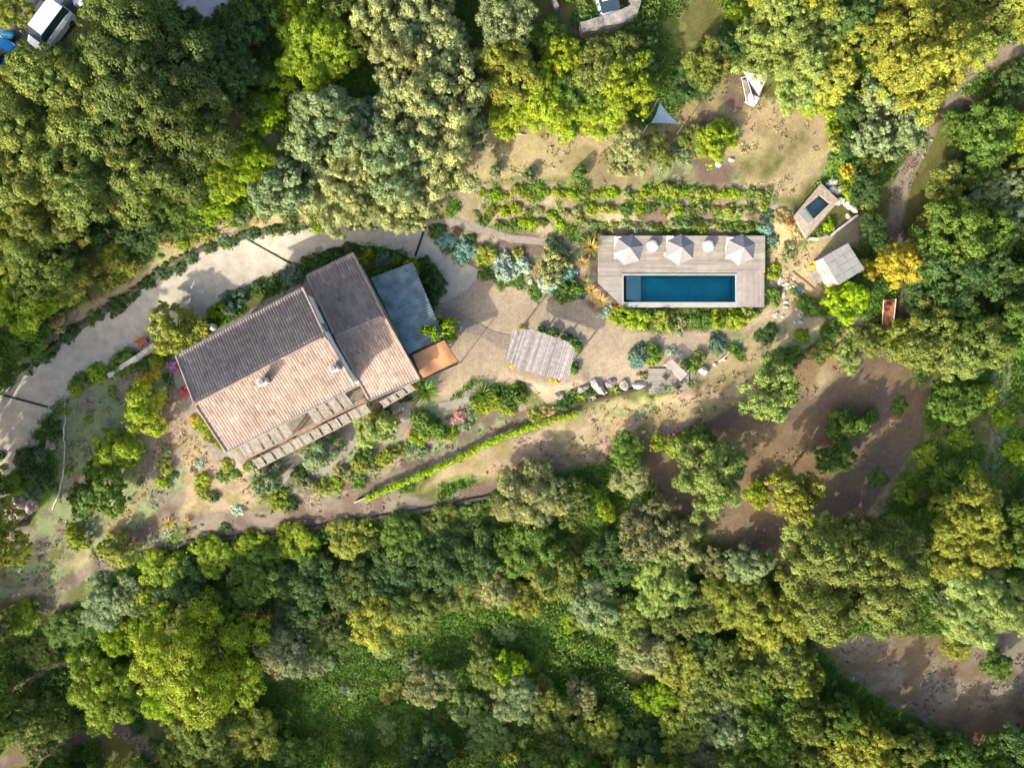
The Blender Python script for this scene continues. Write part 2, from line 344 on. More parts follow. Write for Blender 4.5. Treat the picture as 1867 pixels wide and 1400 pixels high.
zone(['grey', 'rosy'], [(270, 760), (330, 690), (380, 800), (330, 850), (260, 810)], 14, 14, 2.6, 16)
zone(['rosy', 'tan', 'dry'], [(330, 800), (400, 770), (440, 850), (520, 880), (500, 930), (400, 940), (330, 930), (340, 860)], 14, 16, 2, 17)
zone(['mulch', 'greygreen', 'rosy'], [(440, 850), (700, 740), (790, 730), (960, 735), (1010, 740), (900, 800), (700, 890), (600, 920), (480, 930)], 12, 12, 1.8, 18)
zone(['mulch', 'grey'], [(330, 985), (340, 930), (480, 935), (620, 900), (700, 870), (830, 810), (930, 770), (1000, 740), (1060, 730), (1045, 750), (940, 785), (830, 840), (720, 890), (800, 910), (900, 870), (925, 900), (700, 942), (480, 975)], 6, 8, 2.4, 19)  # grey terrace strip; the mulch tone darkens it in place of shade
zone(['tan', 'dry', 'rosy'], [(775, 885), (830, 835), (950, 785), (1050, 755), (1180, 725), (1350, 690), (1420, 680), (1390, 790), (1240, 800), (1120, 800), (1100, 850), (1000, 850), (900, 870)], 14, 18, 2.4, 20)
zone(['greygreen', 'straw'], [(1060, 755), (1180, 722), (1200, 745), (1120, 765)], 14, 14, 2.4, 21)
zone(['soil', 'soil', 'mulch'], [(1090, 830), (1200, 790), (1300, 760), (1420, 700), (1480, 660), (1640, 650), (1700, 680), (1670, 800), (1590, 950), (1490, 970), (1440, 1060), (1340, 1000), (1230, 930), (1180, 860)], 18, 22, 3, 22)
zone(['earth', 'soil'], [(1370, 790), (1480, 760), (1490, 840), (1440, 860), (1370, 850)], 10, 10, 2, 23)
zone(['earth', 'tan'], [(1380, 680), (1500, 640), (1560, 650), (1480, 720), (1400, 720)], 18, 22, 2, 24)
stroke(['soil', 'earth'], [(1660, 720), (1600, 800), (1560, 850)], 16, 8, 10)
stroke(['earth', 'straw'], [(1650, 860), (1600, 920), (1565, 965)], 20, 5, 6)
zone(['grass', 'lush', 'olive'], [(1650, 850), (1700, 740), (1850, 680), (1900, 700), (1900, 900), (1800, 960), (1650, 1000), (1590, 950)], 18, 24, 2, 25)
stroke(['grey', 'greygreen'], [(1838, 640), (1832, 760), (1815, 860)], 12, 8, 6)
stroke(['grey', 'greygreen'], [(1816, 640), (1812, 760), (1795, 870)], 9, 8, 6)
zone(['grass', 'lush', 'grass'], [(560, 1130), (700, 1180), (800, 1130), (950, 1090), (1060, 1130), (1130, 1210), (1230, 1290), (1100, 1330), (900, 1250), (700, 1400), (500, 1400), (520, 1200)], 26, 30, 3.5, 26)
zone(['greygreen', 'olive', 'grey'], [(-60, 1000), (150, 980), (330, 900), (250, 1010), (60, 1140), (-60, 1200)], 26, 30, 2.4, 33)
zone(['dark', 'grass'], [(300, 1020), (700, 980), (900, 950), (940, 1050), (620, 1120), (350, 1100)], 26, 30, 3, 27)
zone(['soil', 'grey', 'soil'], [(1450, 1110), (1540, 1160), (1700, 1160), (1900, 1150), (1900, 1340), (1760, 1350), (1650, 1290), (1540, 1230)], 14, 18, 3.2, 28)  # ground darkened with soil tones here and next zone, standing in for shade
zone(['grey', 'soil'], [(1690, 1200), (1790, 1200), (1790, 1290), (1700, 1290)], 30, 30, 1.6, 29)
stroke(['grey', 'mulch'], [(-20, 1150), (70, 1100), (170, 1030), (270, 960), (330, 900)], 24, 10, 12)
stroke(['straw', 'greygreen'], [(0, 1080), (90, 1070), (200, 960), (280, 880)], 26, 14, 16, 0.8)
stroke(['track', 'grey'], [(0, 1265), (40, 1250), (90, 1215), (150, 1205), (210, 1208)], 11, 5, 6)
stroke(['grey', 'mulch'], [(0, 1385), (60, 1370), (140, 1345), (210, 1320), (260, 1360), (300, 1390)], 22, 10, 12)
stroke(['grey', 'track'], [(1900, 70), (1840, 95), (1780, 120), (1725, 165), (1700, 205), (1680, 260), (1645, 330), (1626, 440)], 30, 6, 6)
stroke(['track', 'mulch'], [(1700, 200), (1760, 190), (1790, 210)], 44, 16, 12)
stroke(['grey', 'mulch'], [(1640, 430), (1665, 520), (1640, 600)], 40, 18, 12, 0.7)
stroke(['track'], [(770, 375), (830, 352), (870, 348)], 9, 4, 4)
zone(['asphalt'], [(300, -40), (440, -40), (420, 20), (385, 45), (350, 30)], 6, 6)
zone(['asphalt'], [(-40, -40), (220, -40), (130, 20), (70, 120), (-40, 140)], 10, 6)
zone(['track'], [(-40, 350), (25, 365), (30, 385), (0, 405), (-40, 420)], 5, 5)
_g = Cc[..., 1] > Cc[..., 0] * 1.1
Cc *= np.where(_g, 1.0, 0.64)[..., None]
Cc *= (0.86 + 0.28 * fbm(X, Y, 0.9, 60, 3))[..., None]
Z = Z + (fbm(X, Y, 2.2, 70, 3) - .5) * 0.10 * np.clip(-sdist(X, Y, poly_w([(800, 545), (872, 505), (1110, 582), (1400, 565), (1560, 600), (1350, 650), (1180, 705), (790, 760)])) / 3, 0, 1)
ny, nx = X.shape
idx = np.arange(nx * ny).reshape(ny, nx)
quads = np.stack([idx[:-1, :-1], idx[:-1, 1:], idx[1:, 1:], idx[1:, :-1]], -1).reshape(-1, 4)
def ground_mat():
    m = bpy.data.materials.new('ground'); m.use_nodes = True; t = m.node_tree; N = t.nodes; L = t.links
    b = N['Principled BSDF']; b.inputs['Roughness'].default_value = 0.95; b.inputs['Specular IOR Level'].default_value = 0.1
    a = N.new('ShaderNodeVertexColor'); a.layer_name = 'tint'; tc = N.new('ShaderNodeTexCoord')
    def noise(s, d=5, ro=.65):
        n = N.new('ShaderNodeTexNoise'); n.inputs['Scale'].default_value = s; n.inputs['Detail'].default_value = d; n.inputs['Roughness'].default_value = ro
        L.new(tc.outputs['Object'], n.inputs[0]); return n
    n1 = noise(2.6, 8, .75); r = N.new('ShaderNodeMapRange'); r.inputs[1].default_value = .3; r.inputs[2].default_value = .7; r.inputs[3].default_value = .74; r.inputs[4].default_value = 1.24
    L.new(n1.outputs[0], r.inputs[0])
    m1 = N.new('ShaderNodeMix'); m1.data_type = 'RGBA'; m1.blend_type = 'MULTIPLY'; m1.inputs[0].default_value = 1
    L.new(a.outputs[0], m1.inputs[6]); L.new(r.outputs[0], m1.inputs[7])
    n4 = noise(11, 6, .8); r4 = N.new('ShaderNodeMapRange'); r4.inputs[1].default_value = .35; r4.inputs[2].default_value = .65; r4.inputs[3].default_value = .74; r4.inputs[4].default_value = 1.24
    L.new(n4.outputs[0], r4.inputs[0]); m4 = N.new('ShaderNodeMix'); m4.data_type = 'RGBA'; m4.blend_type = 'MULTIPLY'; m4.inputs[0].default_value = 1
    L.new(m1.outputs[2], m4.inputs[6]); L.new(r4.outputs[0], m4.inputs[7]); m1 = m4
    n3 = noise(0.5, 4); hs = N.new('ShaderNodeHueSaturation'); r3 = N.new('ShaderNodeMapRange'); r3.inputs[1].default_value = .3; r3.inputs[2].default_value = .7; r3.inputs[3].default_value = .485; r3.inputs[4].default_value = .515
    L.new(n3.outputs[0], r3.inputs[0]); L.new(r3.outputs[0], hs.inputs['Hue']); L.new(m1.outputs[2], hs.inputs['Color']); L.new(hs.outputs[0], b.inputs['Base Color'])
    n2 = noise(9, 5, .7); bp = N.new('ShaderNodeBump'); bp.inputs['Strength'].default_value = .55; bp.inputs['Distance'].default_value = .08
    L.new(n2.outputs[0], bp.inputs['Height']); L.new(bp.outputs[0], b.inputs['Normal'])
    return m
M['ground'] = ground_mat()
# open the ground where the pool basins go down into it
HOLES = []
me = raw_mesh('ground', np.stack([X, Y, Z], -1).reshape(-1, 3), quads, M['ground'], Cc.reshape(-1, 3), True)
go = bpy.data.objects.new('ground', me); COL.objects.link(go); tag(go, kind='structure')

# ---------------------------------------------------------------- sheets laid on the ground
COVERS = []
def sheet(name, pts, material, dz, step=0.7, label=None, cat=None, kind='structure', th=0.12, dense=0.5):
    w2 = [PG(a, b) for a, b in pts]; bd = []; COVERS.append([(p.x, p.y) for p in w2])
    for i in range(len(w2)):
        a, b = w2[i], w2[(i + 1) % len(w2)]; n = max(1, int((b - a).length / dense))
        bd += [a.lerp(b, k / n).to_2d() for k in range(n)]
    poly = [(p.x, p.y) for p in bd]; x0, y0 = np.min(poly, 0); x1, y1 = np.max(poly, 0)
    gxx, gyy = np.meshgrid(np.arange(x0, x1, step), np.arange(y0, y1, step)); inn = sdist(gxx, gyy, poly) > step * .35
    pp = bd + [Vector((float(a), float(b))) for a, b in zip(gxx[inn], gyy[inn])]
    n = len(bd); r = G2.delaunay_2d_cdt(pp, [(i, (i + 1) % n) for i in range(n)], [list(range(n))], 1, 1e-4)
    vs = np.array([(v.x, v.y) for v in r[0]]); zz = H(vs[:, 0], vs[:, 1]) + dz
    m = MB(); top = [(float(a), float(b), float(c)) for (a, b), c in zip(vs, zz)]
    m.add(top, [tuple(f) for f in r[2]])
    k = len(m.v); ring = [(p.x, p.y) for p in bd]; zr = H([p[0] for p in ring], [p[1] for p in ring])
    m.v += [(p[0], p[1], float(z) + dz) for p, z in zip(ring, zr)] + [(p[0], p[1], float(z) - th) for p, z in zip(ring, zr)]
    m.f += [(k + i, k + (i + 1) % n, k + n + (i + 1) % n, k + n + i) for i in range(n)]
    if m.c: m.c = []
    o = m.build(name, material); return tag(o, label, cat, kind=kind)
sheet('driveway', [(-30, 712), (0, 715), (60, 660), (130, 606), (200, 562), (260, 525), (330, 478), (390, 452), (452, 436), (520, 422), (600, 412), (700, 408), (775, 408), (790, 430), (815, 458), (850, 480), (874, 492),
                   (868, 510), (850, 530), (825, 545), (803, 553), (790, 545), (775, 490), (740, 466), (700, 452), (640, 446), (590, 458), (545, 486), (500, 505), (455, 528), (400, 560), (360, 596), (330, 610), (285, 630), (245, 648), (205, 660), (160, 690), (130, 720), (98, 748),
                   (70, 785), (55, 830), (30, 860), (20, 900), (-30, 920)], M['concrete'], 0.05)
sheet('path', [(775, 400), (830, 398), (880, 411), (930, 428), (985, 434), (1040, 440), (1050, 452), (1000, 448), (930, 442), (875, 426), (825, 411), (778, 408)], mat('path_gravel', (0.20, 0.175, 0.155), 0.95, 3, 0.2, 0.3), 0.03)
GP = mat('garden_path_stone', (0.21, 0.19, 0.165), 0.95, 2, 0.15, 0.2)
for pts in ([(733, 742), (748, 745), (752, 760), (742, 778), (725, 800), (700, 812), (694, 804), (715, 788), (728, 770), (734, 756)],
            [(655, 778), (664, 786), (650, 812), (630, 832), (600, 858), (575, 873), (568, 865), (596, 845), (620, 824), (640, 800)],
            [(545, 826), (555, 830), (540, 856), (520, 880), (504, 896), (495, 892), (512, 870), (530, 850)],
            [(800, 735), (830, 728), (868, 700), (905, 690), (898, 702), (872, 715), (845, 738), (815, 748), (790, 752)]):
    sheet('garden_path', pts, GP, 0.035)
sheet('stone_crazy_paving', [(803, 560), (830, 565), (870, 588), (900, 605), (930, 612), (925, 640), (905, 632), (880, 615), (850, 606), (812, 590)], mat('crazy_paving', (0.25, 0.205, 0.17), 0.95, 7, 0.35, 0.5), 0.03)
sheet('terrace', [(560, 500), (300, 660), (395, 845), (470, 870), (700, 770), (800, 700), (770, 600)], mat('terrace_paving', (0.21, 0.185, 0.16), 0.95, 3, 0.2, 0.2), 0.02)
sheet('yard', [(300, -60), (430, -60), (425, 0), (405, 22), (382, 40), (352, 30), (318, 8)], M['paving'], 0.04)
# drainage channels across the driveway
def drain(a, b, wd, label):
    A, B = PG(*a), PG(*b); n = 8; rt = thing('drain_channel', label, 'drain', tuple(A.lerp(B, .5)), 'channel drains across the driveway')
    d = (B - A).to_2d().normalized(); nn = Vector((-d.y, d.x)) * wd / 2; g = MB(); fr = MB()
    for k in range(n):
        p, q = A.lerp(B, k / n), A.lerp(B, (k + 1) / n)
        zp, zq = float(H(p.x, p.y)) + .075, float(H(q.x, q.y)) + .075
        g.prism([(p.x - nn.x, p.y - nn.y, zp), (q.x - nn.x, q.y - nn.y, zq), (q.x + nn.x, q.y + nn.y, zq), (p.x + nn.x, p.y + nn.y, zp)], .05)
        for s in (1, -1):
            m1 = nn * (1.0 * s); m2 = nn * (1.25 * s)
            t = [(p.x + m1.x, p.y + m1.y, zp + .008), (q.x + m1.x, q.y + m1.y, zq + .008), (q.x + m2.x, q.y + m2.y, zq + .008), (p.x + m2.x, p.y + m2.y, zp + .008)]
            fr.prism(t if s < 0 else t[::-1], .07)
    g.build('grate', M['black'], rt); fr.build('frame', M['metal'], rt)
drain((2, 719), (88, 742), .16, 'dark channel drain across the driveway by its lower left end')
drain((452, 436), (548, 490), .18, 'dark channel drain crossing the driveway to the upper corner of the house wing')
drain((776, 412), (757, 467), .18, 'short dark channel drain crossing the driveway beside the blue-grey lean-to roof')

# ---------------------------------------------------------------- pool and deck (stands on its own frame)
ZD = 0.85
def W(px, py, z=ZD): return Vector((*P(px, py, z), z))
dk = thing('pool_deck', 'weathered grey timber deck surrounding the long blue swimming pool', 'deck', (*P(1245, 495, ZD), 0.3))
bx0, by1 = P(1090, 430, ZD); bx1, by0 = P(1395, 560, ZD); pxl, pyt = P(1137, 502, ZD); pxr, pyb = P(1341, 551, ZD)
bd = MB(); y = by1; q = random.Random(3)
cxl, cyl_ = P(1090, 516, ZD); cxr, cyr = P(1136, 560, ZD)
def xleft(y): return bx0 if y > cyl_ else bx0 + (cxr - bx0) * (cyl_ - y) / (cyl_ - cyr)
bw = 0.145
yb2 = pyt + .125
def board(x0, x1, y0, y1):
    c = 0.84 + q.random() * .32; cc = (c, c * (0.98 + q.random() * .03), c * (.96 + q.random() * .06))
    bd.prism([(x0, y0, ZD), (x1, y0, ZD), (x1, y1, ZD), (x0, y1, ZD)], .03, cc)
while y - bw > by0:
    y0 = y - bw + .008
    if y0 > yb2:
        xs = [xleft(y0)]; L_ = bx1 - xs[0]; k = q.uniform(2, 4.5)
        while xs[-1] + k < bx1 - 1: xs.append(xs[-1] + k); k = q.uniform(3, 4.8)
        xs.append(bx1)
        for a, b in zip(xs, xs[1:]): board(a, b - .006, y0, y)
    elif y0 > pyb - 0.0 or True:
        board(xleft((y0 + y) / 2), pxl - .135, y0, y)
    if y0 > yb2: ylast = y0 - .008
    y -= bw
x = pxr + .135
while x + bw < bx1 + .01: board(x, x + bw - .008, by0, ylast); x += bw
bd.build('boards', M['deckwood'], dk)
cp = MB(); e = .13; zt = ZD + .012
for a in ((pxl - e, pyt, pxr + e, pyt + .13), (pxl - e, by0 - .02, pxr + e, pyb), (pxl - e, pyb, pxl, pyt), (pxr, pyb, pxr + e, pyt)):
    cp.prism([(a[0], a[1], zt), (a[2], a[1], zt), (a[2], a[3], zt), (a[0], a[3], zt)], .06)
cp.build('coping', M['coping'], dk)
fa = MB(); out = [(bx0, by1), (bx1, by1), (bx1, by0 - .03), (cxr, by0 - .03), (bx0, cyl_)]
for i in range(5):
    a, b = Vector(out[i]), Vector(out[(i + 1) % 5]); L_ = (b - a).length; dd = (b - a) / L_
    for k in range(int(L_ / .9) + 1):
        p = a + dd * min(L_, k * .9)
        zb = float(H(p.x, p.y)) - .3
        fa.box((p.x, p.y, (ZD - .035 + zb) / 2), (.1, .1, ZD - .035 - zb))
    nn = Vector((dd.y, -dd.x)) * -.0
    a3, b3 = Vector((*a, ZD - .032)), Vector((*b, ZD - .032)); n3 = Vector((-dd.y, dd.x, 0)) * .03
    fa.prism([a3, b3, b3 + n3, a3 + n3], .28)
    if i == 2:                                              # the closed front facing the court
        for k in range(6):
            o3 = Vector((0, -.012, -.30 - k * .19)); fa.prism([b3 + o3, a3 + o3, a3 + o3 + Vector((0, .03, 0)), b3 + o3 + Vector((0, .03, 0))], .175)
fa.build('substructure', M['darkwood'], dk)
pl = thing('swimming_pool', 'long rectangular swimming pool with deep blue water set in the grey deck', 'swimming pool', (*P(1239, 526, ZD), -.8))
b_ = MB(); zb = ZD - 1.7; t = .15; xs = P(1170, 0, ZD)[0]; zs = ZD - .45
xo0, xo1, yo0, yo1 = pxl, pxr, pyb, pyt; zr = ZD - .05
b_.prism([(xo0, yo0, zb), (xo1, yo0, zb), (xo1, yo1, zb), (xo0, yo1, zb)], .1)
for a in ((xo0 - t, yo0 - t, xo1 + t, yo0), (xo0 - t, yo1, xo1 + t, yo1 + t), (xo0 - t, yo0, xo0, yo1), (xo1, yo0, xo1 + t, yo1)):
    b_.prism([(a[0], a[1], zr), (a[2], a[1], zr), (a[2], a[3], zr), (a[0], a[3], zr)], zr - zb + .1)
b_.build('basin', M['poolwall'], pl)
s_ = MB(); s_.prism([(xo0 + .32, yo0 + .3, zs), (xs, yo0 + .02, zs), (xs, yo1 - .02, zs), (xo0 + .32, yo1 - .02, zs)], .9); s_.build('shallow_ledge', M['shelf'], pl)
w_ = MB(); zw = ZD - .13; w_.add([(xo0, yo0, zw), (xo1, yo0, zw), (xo1, yo1, zw), (xo0, yo1, zw)], [(0, 1, 2, 3)]); w_.build('water', M['water'], pl)
HOLES.append((xo0 - t, yo0 - t, xo1 + t, yo1 + t))
# stone plunge pool
ZS = 2.0
def WS(x, y, z=ZS): return Vector((*P(x, y, z), z))
A, B, C_, D = WS(1497, 334), WS(1530, 366), WS(1470.5, 434), WS(1447, 394)
a, b, c, d = WS(1495, 356), WS(1513, 371), WS(1484, 399), WS(1468, 378)
e, f, g, h = WS(1466, 380), WS(1482, 400), WS(1473, 409), WS(1457, 392)
sp = thing('plunge_pool', 'raised rectangular stone plunge pool with grey-green water beside the pale boulders', 'plunge pool', (*((A + B + C_ + D) / 4).to_2d(), 1.3))
k = MB()
def ring(mb, outer, inner, th, col=1.0):
    n = len(outer)
    for i in range(n): mb.prism([outer[i], outer[(i + 1) % n], inner[(i + 1) % n], inner[i]][::-1], th, col * (0.92 + .1 * (i % 3)))
ring(k, [A, B, C_, D], [a, b, c, d], .12)
k.build('coping', mat('spa_coping', (0.34, 0.28, 0.23), 0.9, 4, .25, .4, tint=True), sp)
dn = Vector((0, 0, -.121))
k = MB(); ring(k, [p + dn for p in (A.lerp(C_, .02), B.lerp(D, .02), C_.lerp(A, .02), D.lerp(B, .02))], [p + dn for p in (a, b, c, d)], 1.1); k.prism([p + Vector((0, 0, -.6)) for p in (a, b, c, d)][::-1], .1, 1.0)
k.build('basin', M['spawall'], sp)
k = MB(); k.add([p + Vector((0, 0, -.15)) for p in (a, b, c, d)], [(3, 2, 1, 0)]); k.build('water', M['spawater'], sp)
k = MB(); k.prism([p + Vector((0, 0, .05)) for p in (e, f, g, h)][::-1], .05); k.build('cover_slab', M['slab'], sp)
xs_ = [p.x for p in (a, b, c, d)]; ys_ = [p.y for p in (a, b, c, d)]
SPAPOLY = [(p.x, p.y) for p in (a, b, c, d)]
import bmesh
bm = bmesh.new(); bm.from_mesh(me); dele = []
for fce in bm.faces:
    cx_, cy_ = fce.calc_center_median().xy
    if abs(cx_) > 40 or abs(cy_) > 30: continue
    if any(q_[0] - .1 < cx_ < q_[2] + .1 and q_[1] - .1 < cy_ < q_[3] + .1 for q_ in HOLES) or (20 < cx_ < 32 and 10 < cy_ < 20 and sdist(cx_, cy_, SPAPOLY) > -.15): dele.append(fce)
bmesh.ops.delete(bm, geom=dele, context='FACES'); bm.to_mesh(me); bm.free()
# ---------------------------------------------------------------- house
def lerp(a, b, t): return a + (b - a) * t
def bil(q4, u, v): return lerp(lerp(q4[0], q4[1], u), lerp(q4[3], q4[2], u), v)   # q4: eave start, eave end, ridge end, ridge start
def tiles(name, q4, parent, seed, pitch=0.235, course=0.42):
    q4 = [np.array(p) for p in q4]; Lw = np.linalg.norm(q4[1] - q4[0]); Lh = np.linalg.norm(q4[3] - q4[0])
    nc = int(Lw / pitch); nr = int(Lh / course); r = np.random.RandomState(seed); tone = 0.80 + 0.34 * r.rand(nr, nc); warm = r.rand(nr, nc); odd = r.rand(nr, nc); tone = np.where(odd < .03, tone * .80, np.where(odd > .975, tone * 1.3, tone)); gy_, gx_ = np.mgrid[0:nr, 0:nc]; tone = tone * (.84 + .34 * fbm(gx_ * .3, gy_ * .5, 3.0, 400 + seed, 3))
    vs = []; fs = []; cs = []; prof = [(0.0, 0.0), (0.14, .018), (.34, .033), (.54, .033), (.74, .018), (.88, 0.0)]; K = len(prof)
    n = np.cross(q4[1] - q4[0], q4[3] - q4[0]); n /= np.linalg.norm(n)
    for j in range(nr):
        for half in (0, 1):
            v = (j + half * .999) / nr; lift = .05 * (1 - half)
            for i in range(nc):
                for (du, hh) in prof:
                    p = bil(q4, (i + du) / nc, v) + n * (hh + lift); vs.append(p)
                    t = tone[j, i]; k = warm[j, i]; cs.append((t, t * (0.99 - .07 * k), t * (.98 - .11 * k)))
    R = nc * K; vs = np.array(vs); fs = []
    for s in range(2 * nr - 1):
        a = s * R + np.arange(R - 1); fs.append(np.stack([a, a + 1, a + R + 1, a + R], -1))
    fs = np.concatenate(fs); b = np.array(BASE[parent.name])
    me_ = raw_mesh(name, vs - b, fs, M['tile'], np.array(cs)); o = bpy.data.objects.new(name, me_); COL.objects.link(o); o.parent = parent; BASE[o.name] = tuple(b); return o
def gable(label_thing, A, B, C_, D, ze, zr, name, seed, r1=None, r2=None, ground=0.0, inset=.4, door=None):
    """A,B: the two eave corners at the left gable (far, near); C,D: the same at the right gable; all photo pixels"""
    a, b, c, d = V(*A, ze), V(*B, ze), V(*C_, ze), V(*D, ze)
    ra, rb = (a + b) / 2, (c + d) / 2; ra.z = rb.z = zr
    return a, b, c, d, ra, rb
hs = thing('house', 'two-level house with pinkish clay tile roofs at the bend of the driveway', 'house', (*P(540, 640, 3), 0.0))
ZE, ZR = 6.1, 7.2
A, B, C_, D = V(322, 649, ZE), V(412, 823, ZE), V(553, 525, ZE), V(648, 703, ZE)
RA, RB = (A + B) / 2, (C_ + D) / 2; RA.z = RB.z = ZR
roof = MB()
def slab(mb, q4, th=.10): mb.prism([q4[0], q4[1], q4[2], q4[3]], th)
for q4 in ([B, D, RB, RA], [C_, A, RA, RB]): slab(roof, [Vector(p) - Vector((0, 0, .02)) for p in q4])
rf = roof.build('roof', M['beam'], hs)
def sub(mb, name, m, par=rf):                               # sub-part under the roof
    o = mb.build(name, m, par); return o
tiles('roof_tiles', [B, D, RB, RA], rf, 1); tiles('roof_tiles', [C_, A, RA, RB], rf, 2)
def ridge_row(p, q, rad, seed, name, par, step=.36):
    mb = MB(); L_ = (q - p).length; n = int(L_ / step); r = random.Random(seed); dd = (q - p) / L_
    for i in range(n):
        s = p + dd * (i * step); e_ = s + dd * (step * 1.04); c = .85 + r.random() * .35
        mb.tube([s + Vector((0, 0, .01)), e_], [rad, rad * .86], 8, (c, c * .92, c * .86))
    return mb.build(name, M['tile'], par)
up = Vector((0, 0, .06)); ridge_row(RA + up, RB + up, .13, 1, 'ridge_tiles', rf)
for p, q in ((A, RA), (B, RA), (C_, RB), (D, RB)): ridge_row(p + up, q + up, .10, 2, 'verge_tiles', rf)
def inset_wall(mb, P4, ridge, z0, ins, zt):
    a, b, c, d = P4; cen = (a + b + c + d) / 4
    def pull(p, q1, q2): return p + (q1 - p).normalized() * ins[0] + (q2 - p).normalized() * ins[1]
    a2, b2, c2, d2 = pull(a, c, b), pull(b, d, a), pull(c, a, d), pull(d, b, c)
    f = [b2, d2, c2, a2]; n = 4
    bot = [Vector((p.x, p.y, z0)) for p in f]; rise = (ridge[0].z - a.z) * ins[1] / ((a - b).length / 2) - .13
    top = [Vector((p.x, p.y, a.z + rise)) for p in f]
    m1 = (top[0] + top[3]) / 2; m2 = (top[1] + top[2]) / 2; m1.z = m2.z = ridge[0].z - .15
    vs = bot + top + [m1, m2]
    mb.add(vs, [(0, 1, 5, 4), (2, 3, 7, 6), (1, 2, 6, 9, 5), (3, 0, 4, 8, 7), (4, 5, 9, 8), (6, 7, 8, 9)])
    return f
wl = MB(); FM = inset_wall(wl, (A, B, C_, D), (RA, RB), -.2, (.15, .45), ZE); wl.build('wall', M['plaster'], hs)
# wing
WE, WR = 3.55, 4.6
E, G_, F, I_ = V(560, 503, WE), V(673, 728, WE), V(644, 462, WE), V(765, 690, WE)
WA, WB = (E + G_) / 2, (F + I_) / 2; WA.z = WB.z = WR
wr = MB()
for q4 in ([G_, I_, WB, WA], [F, E, WA, WB]): slab(wr, [Vector(p) - Vector((0, 0, .02)) for p in q4])
wrf = wr.build('roof', M['beam'], hs)
tiles('roof_tiles', [G_, I_, WB, WA], wrf, 3); tiles('roof_tiles', [F, E, WA, WB], wrf, 4)
ridge_row(WA + up, WB + up, .12, 5, 'ridge_tiles', wrf)
for p, q in ((E, WA), (G_, WA), (F, WB), (I_, WB)): ridge_row(p + up, q + up, .09, 6, 'verge_tiles', wrf)
wl = MB(); FW = inset_wall(wl, (E, G_, F, I_), (WA, WB), -.2, (.25, .4), WE); wl.build('wall', M['plaster'], hs)
# openings
def opening(p, q, t, wd, z0, z1, name='window', out=.0):
    """on the wall line p->q (outside is on the right hand side when looking from p to q)"""
    dd = (q - p); dd.z = 0; L_ = dd.length; dd /= L_; n = Vector((dd.y, -dd.x, 0)); c = p + dd * (L_ * t); c.z = 0
    def quad(mb, x0, x1, y0, y1, o0, o1):
        pts = [c + dd * x0 + n * o1 + Vector((0, 0, y1)), c + dd * x1 + n * o1 + Vector((0, 0, y1)), c + dd * x1 + n * o0 + Vector((0, 0, y1)), c + dd * x0 + n * o0 + Vector((0, 0, y1))]
        mb.prism(pts, y1 - y0)
    fr = MB(); w2 = wd / 2
    for s in ((-w2 - .07, -w2, z0, z1), (w2, w2 + .07, z0, z1), (-w2 - .07, w2 + .07, z1, z1 + .08), (-.025, .025, z0, z1)): quad(fr, *s, -.02, .05)
    if name == 'window':
        quad(fr, -w2 - .12, w2 + .12, z0 - .07, z0, -.02, .11)
    o = fr.build(name, mat('frame_paint', (.30, .36, .38), .5, 3, .1) if 'fp' not in M else M['fp'], hs)
    g = MB()
    for s in ((-w2, -.026), (.026, w2)): quad(g, s[0], s[1], z0, z1, -.02, .02)
    g.build('pane', M['glass'], o)
M['fp'] = mat('frame_paint', (.30, .36, .38), .5, 3, .1)
for t_ in (.2, .5, .8): opening(FM[0], FM[1], t_, 1.3, .3, 2.4, 'door'); opening(FM[0], FM[1], t_, 1.1, 3.7, 4.7)
for t_ in (.25, .7): opening(FM[2], FM[3], t_, 1.0, 3.3, 4.5)
opening(FM[1], FM[2], .62, .7, 5.0, 5.7); opening(FM[3], FM[0], .5, .9, 3.6, 4.8); opening(FM[3], FM[0], .3, 1.0, .1, 2.2, 'door')
opening(FW[0], FW[1], .3, 1.2, .1, 2.3, 'door'); opening(FW[1], FW[2], .2, 1.0, 1.0, 2.1); opening(FW[2], FW[3], .5, 1.0, 1.2, 2.3)
# chimneys
def chimney(px, py, z, sz, h, rz):
    x, y = P(px, py, z); m_ = MB(); m_.box((x, y, z), (sz, sz * .8, h + 1.0), rz); m_.box((x, y, z + h / 2 + .53), (sz + .16, sz * .8 + .16, .10), rz)
    o = m_.build('chimney', M['chimney'], rf)
    m_ = MB(); m_.box((x, y, z + h / 2 + .68), (sz * .6, sz * .5, .19), rz); m_.build('chimney_cap', M['slab'], rf); return o
RZ = math.atan2((D - B).y, (D - B).x)
chimney(484, 696, 7.1, .62, .7, RZ); chimney(612, 672, 7.0, .55, .4, RZ)
# eave gutters
for p, q, par in ((B, D, rf), (C_, A, rf), (G_, I_, wrf), (F, E, wrf)):
    o_ = Vector(((q - p).normalized().y, -(q - p).normalized().x, 0)) * .09
    m_ = MB(); m_.tube([p + o_ - Vector((0, 0, .05)), q + o_ - Vector((0, 0, .05))], .055, 8); m_.build('gutter', M['slab'], par)

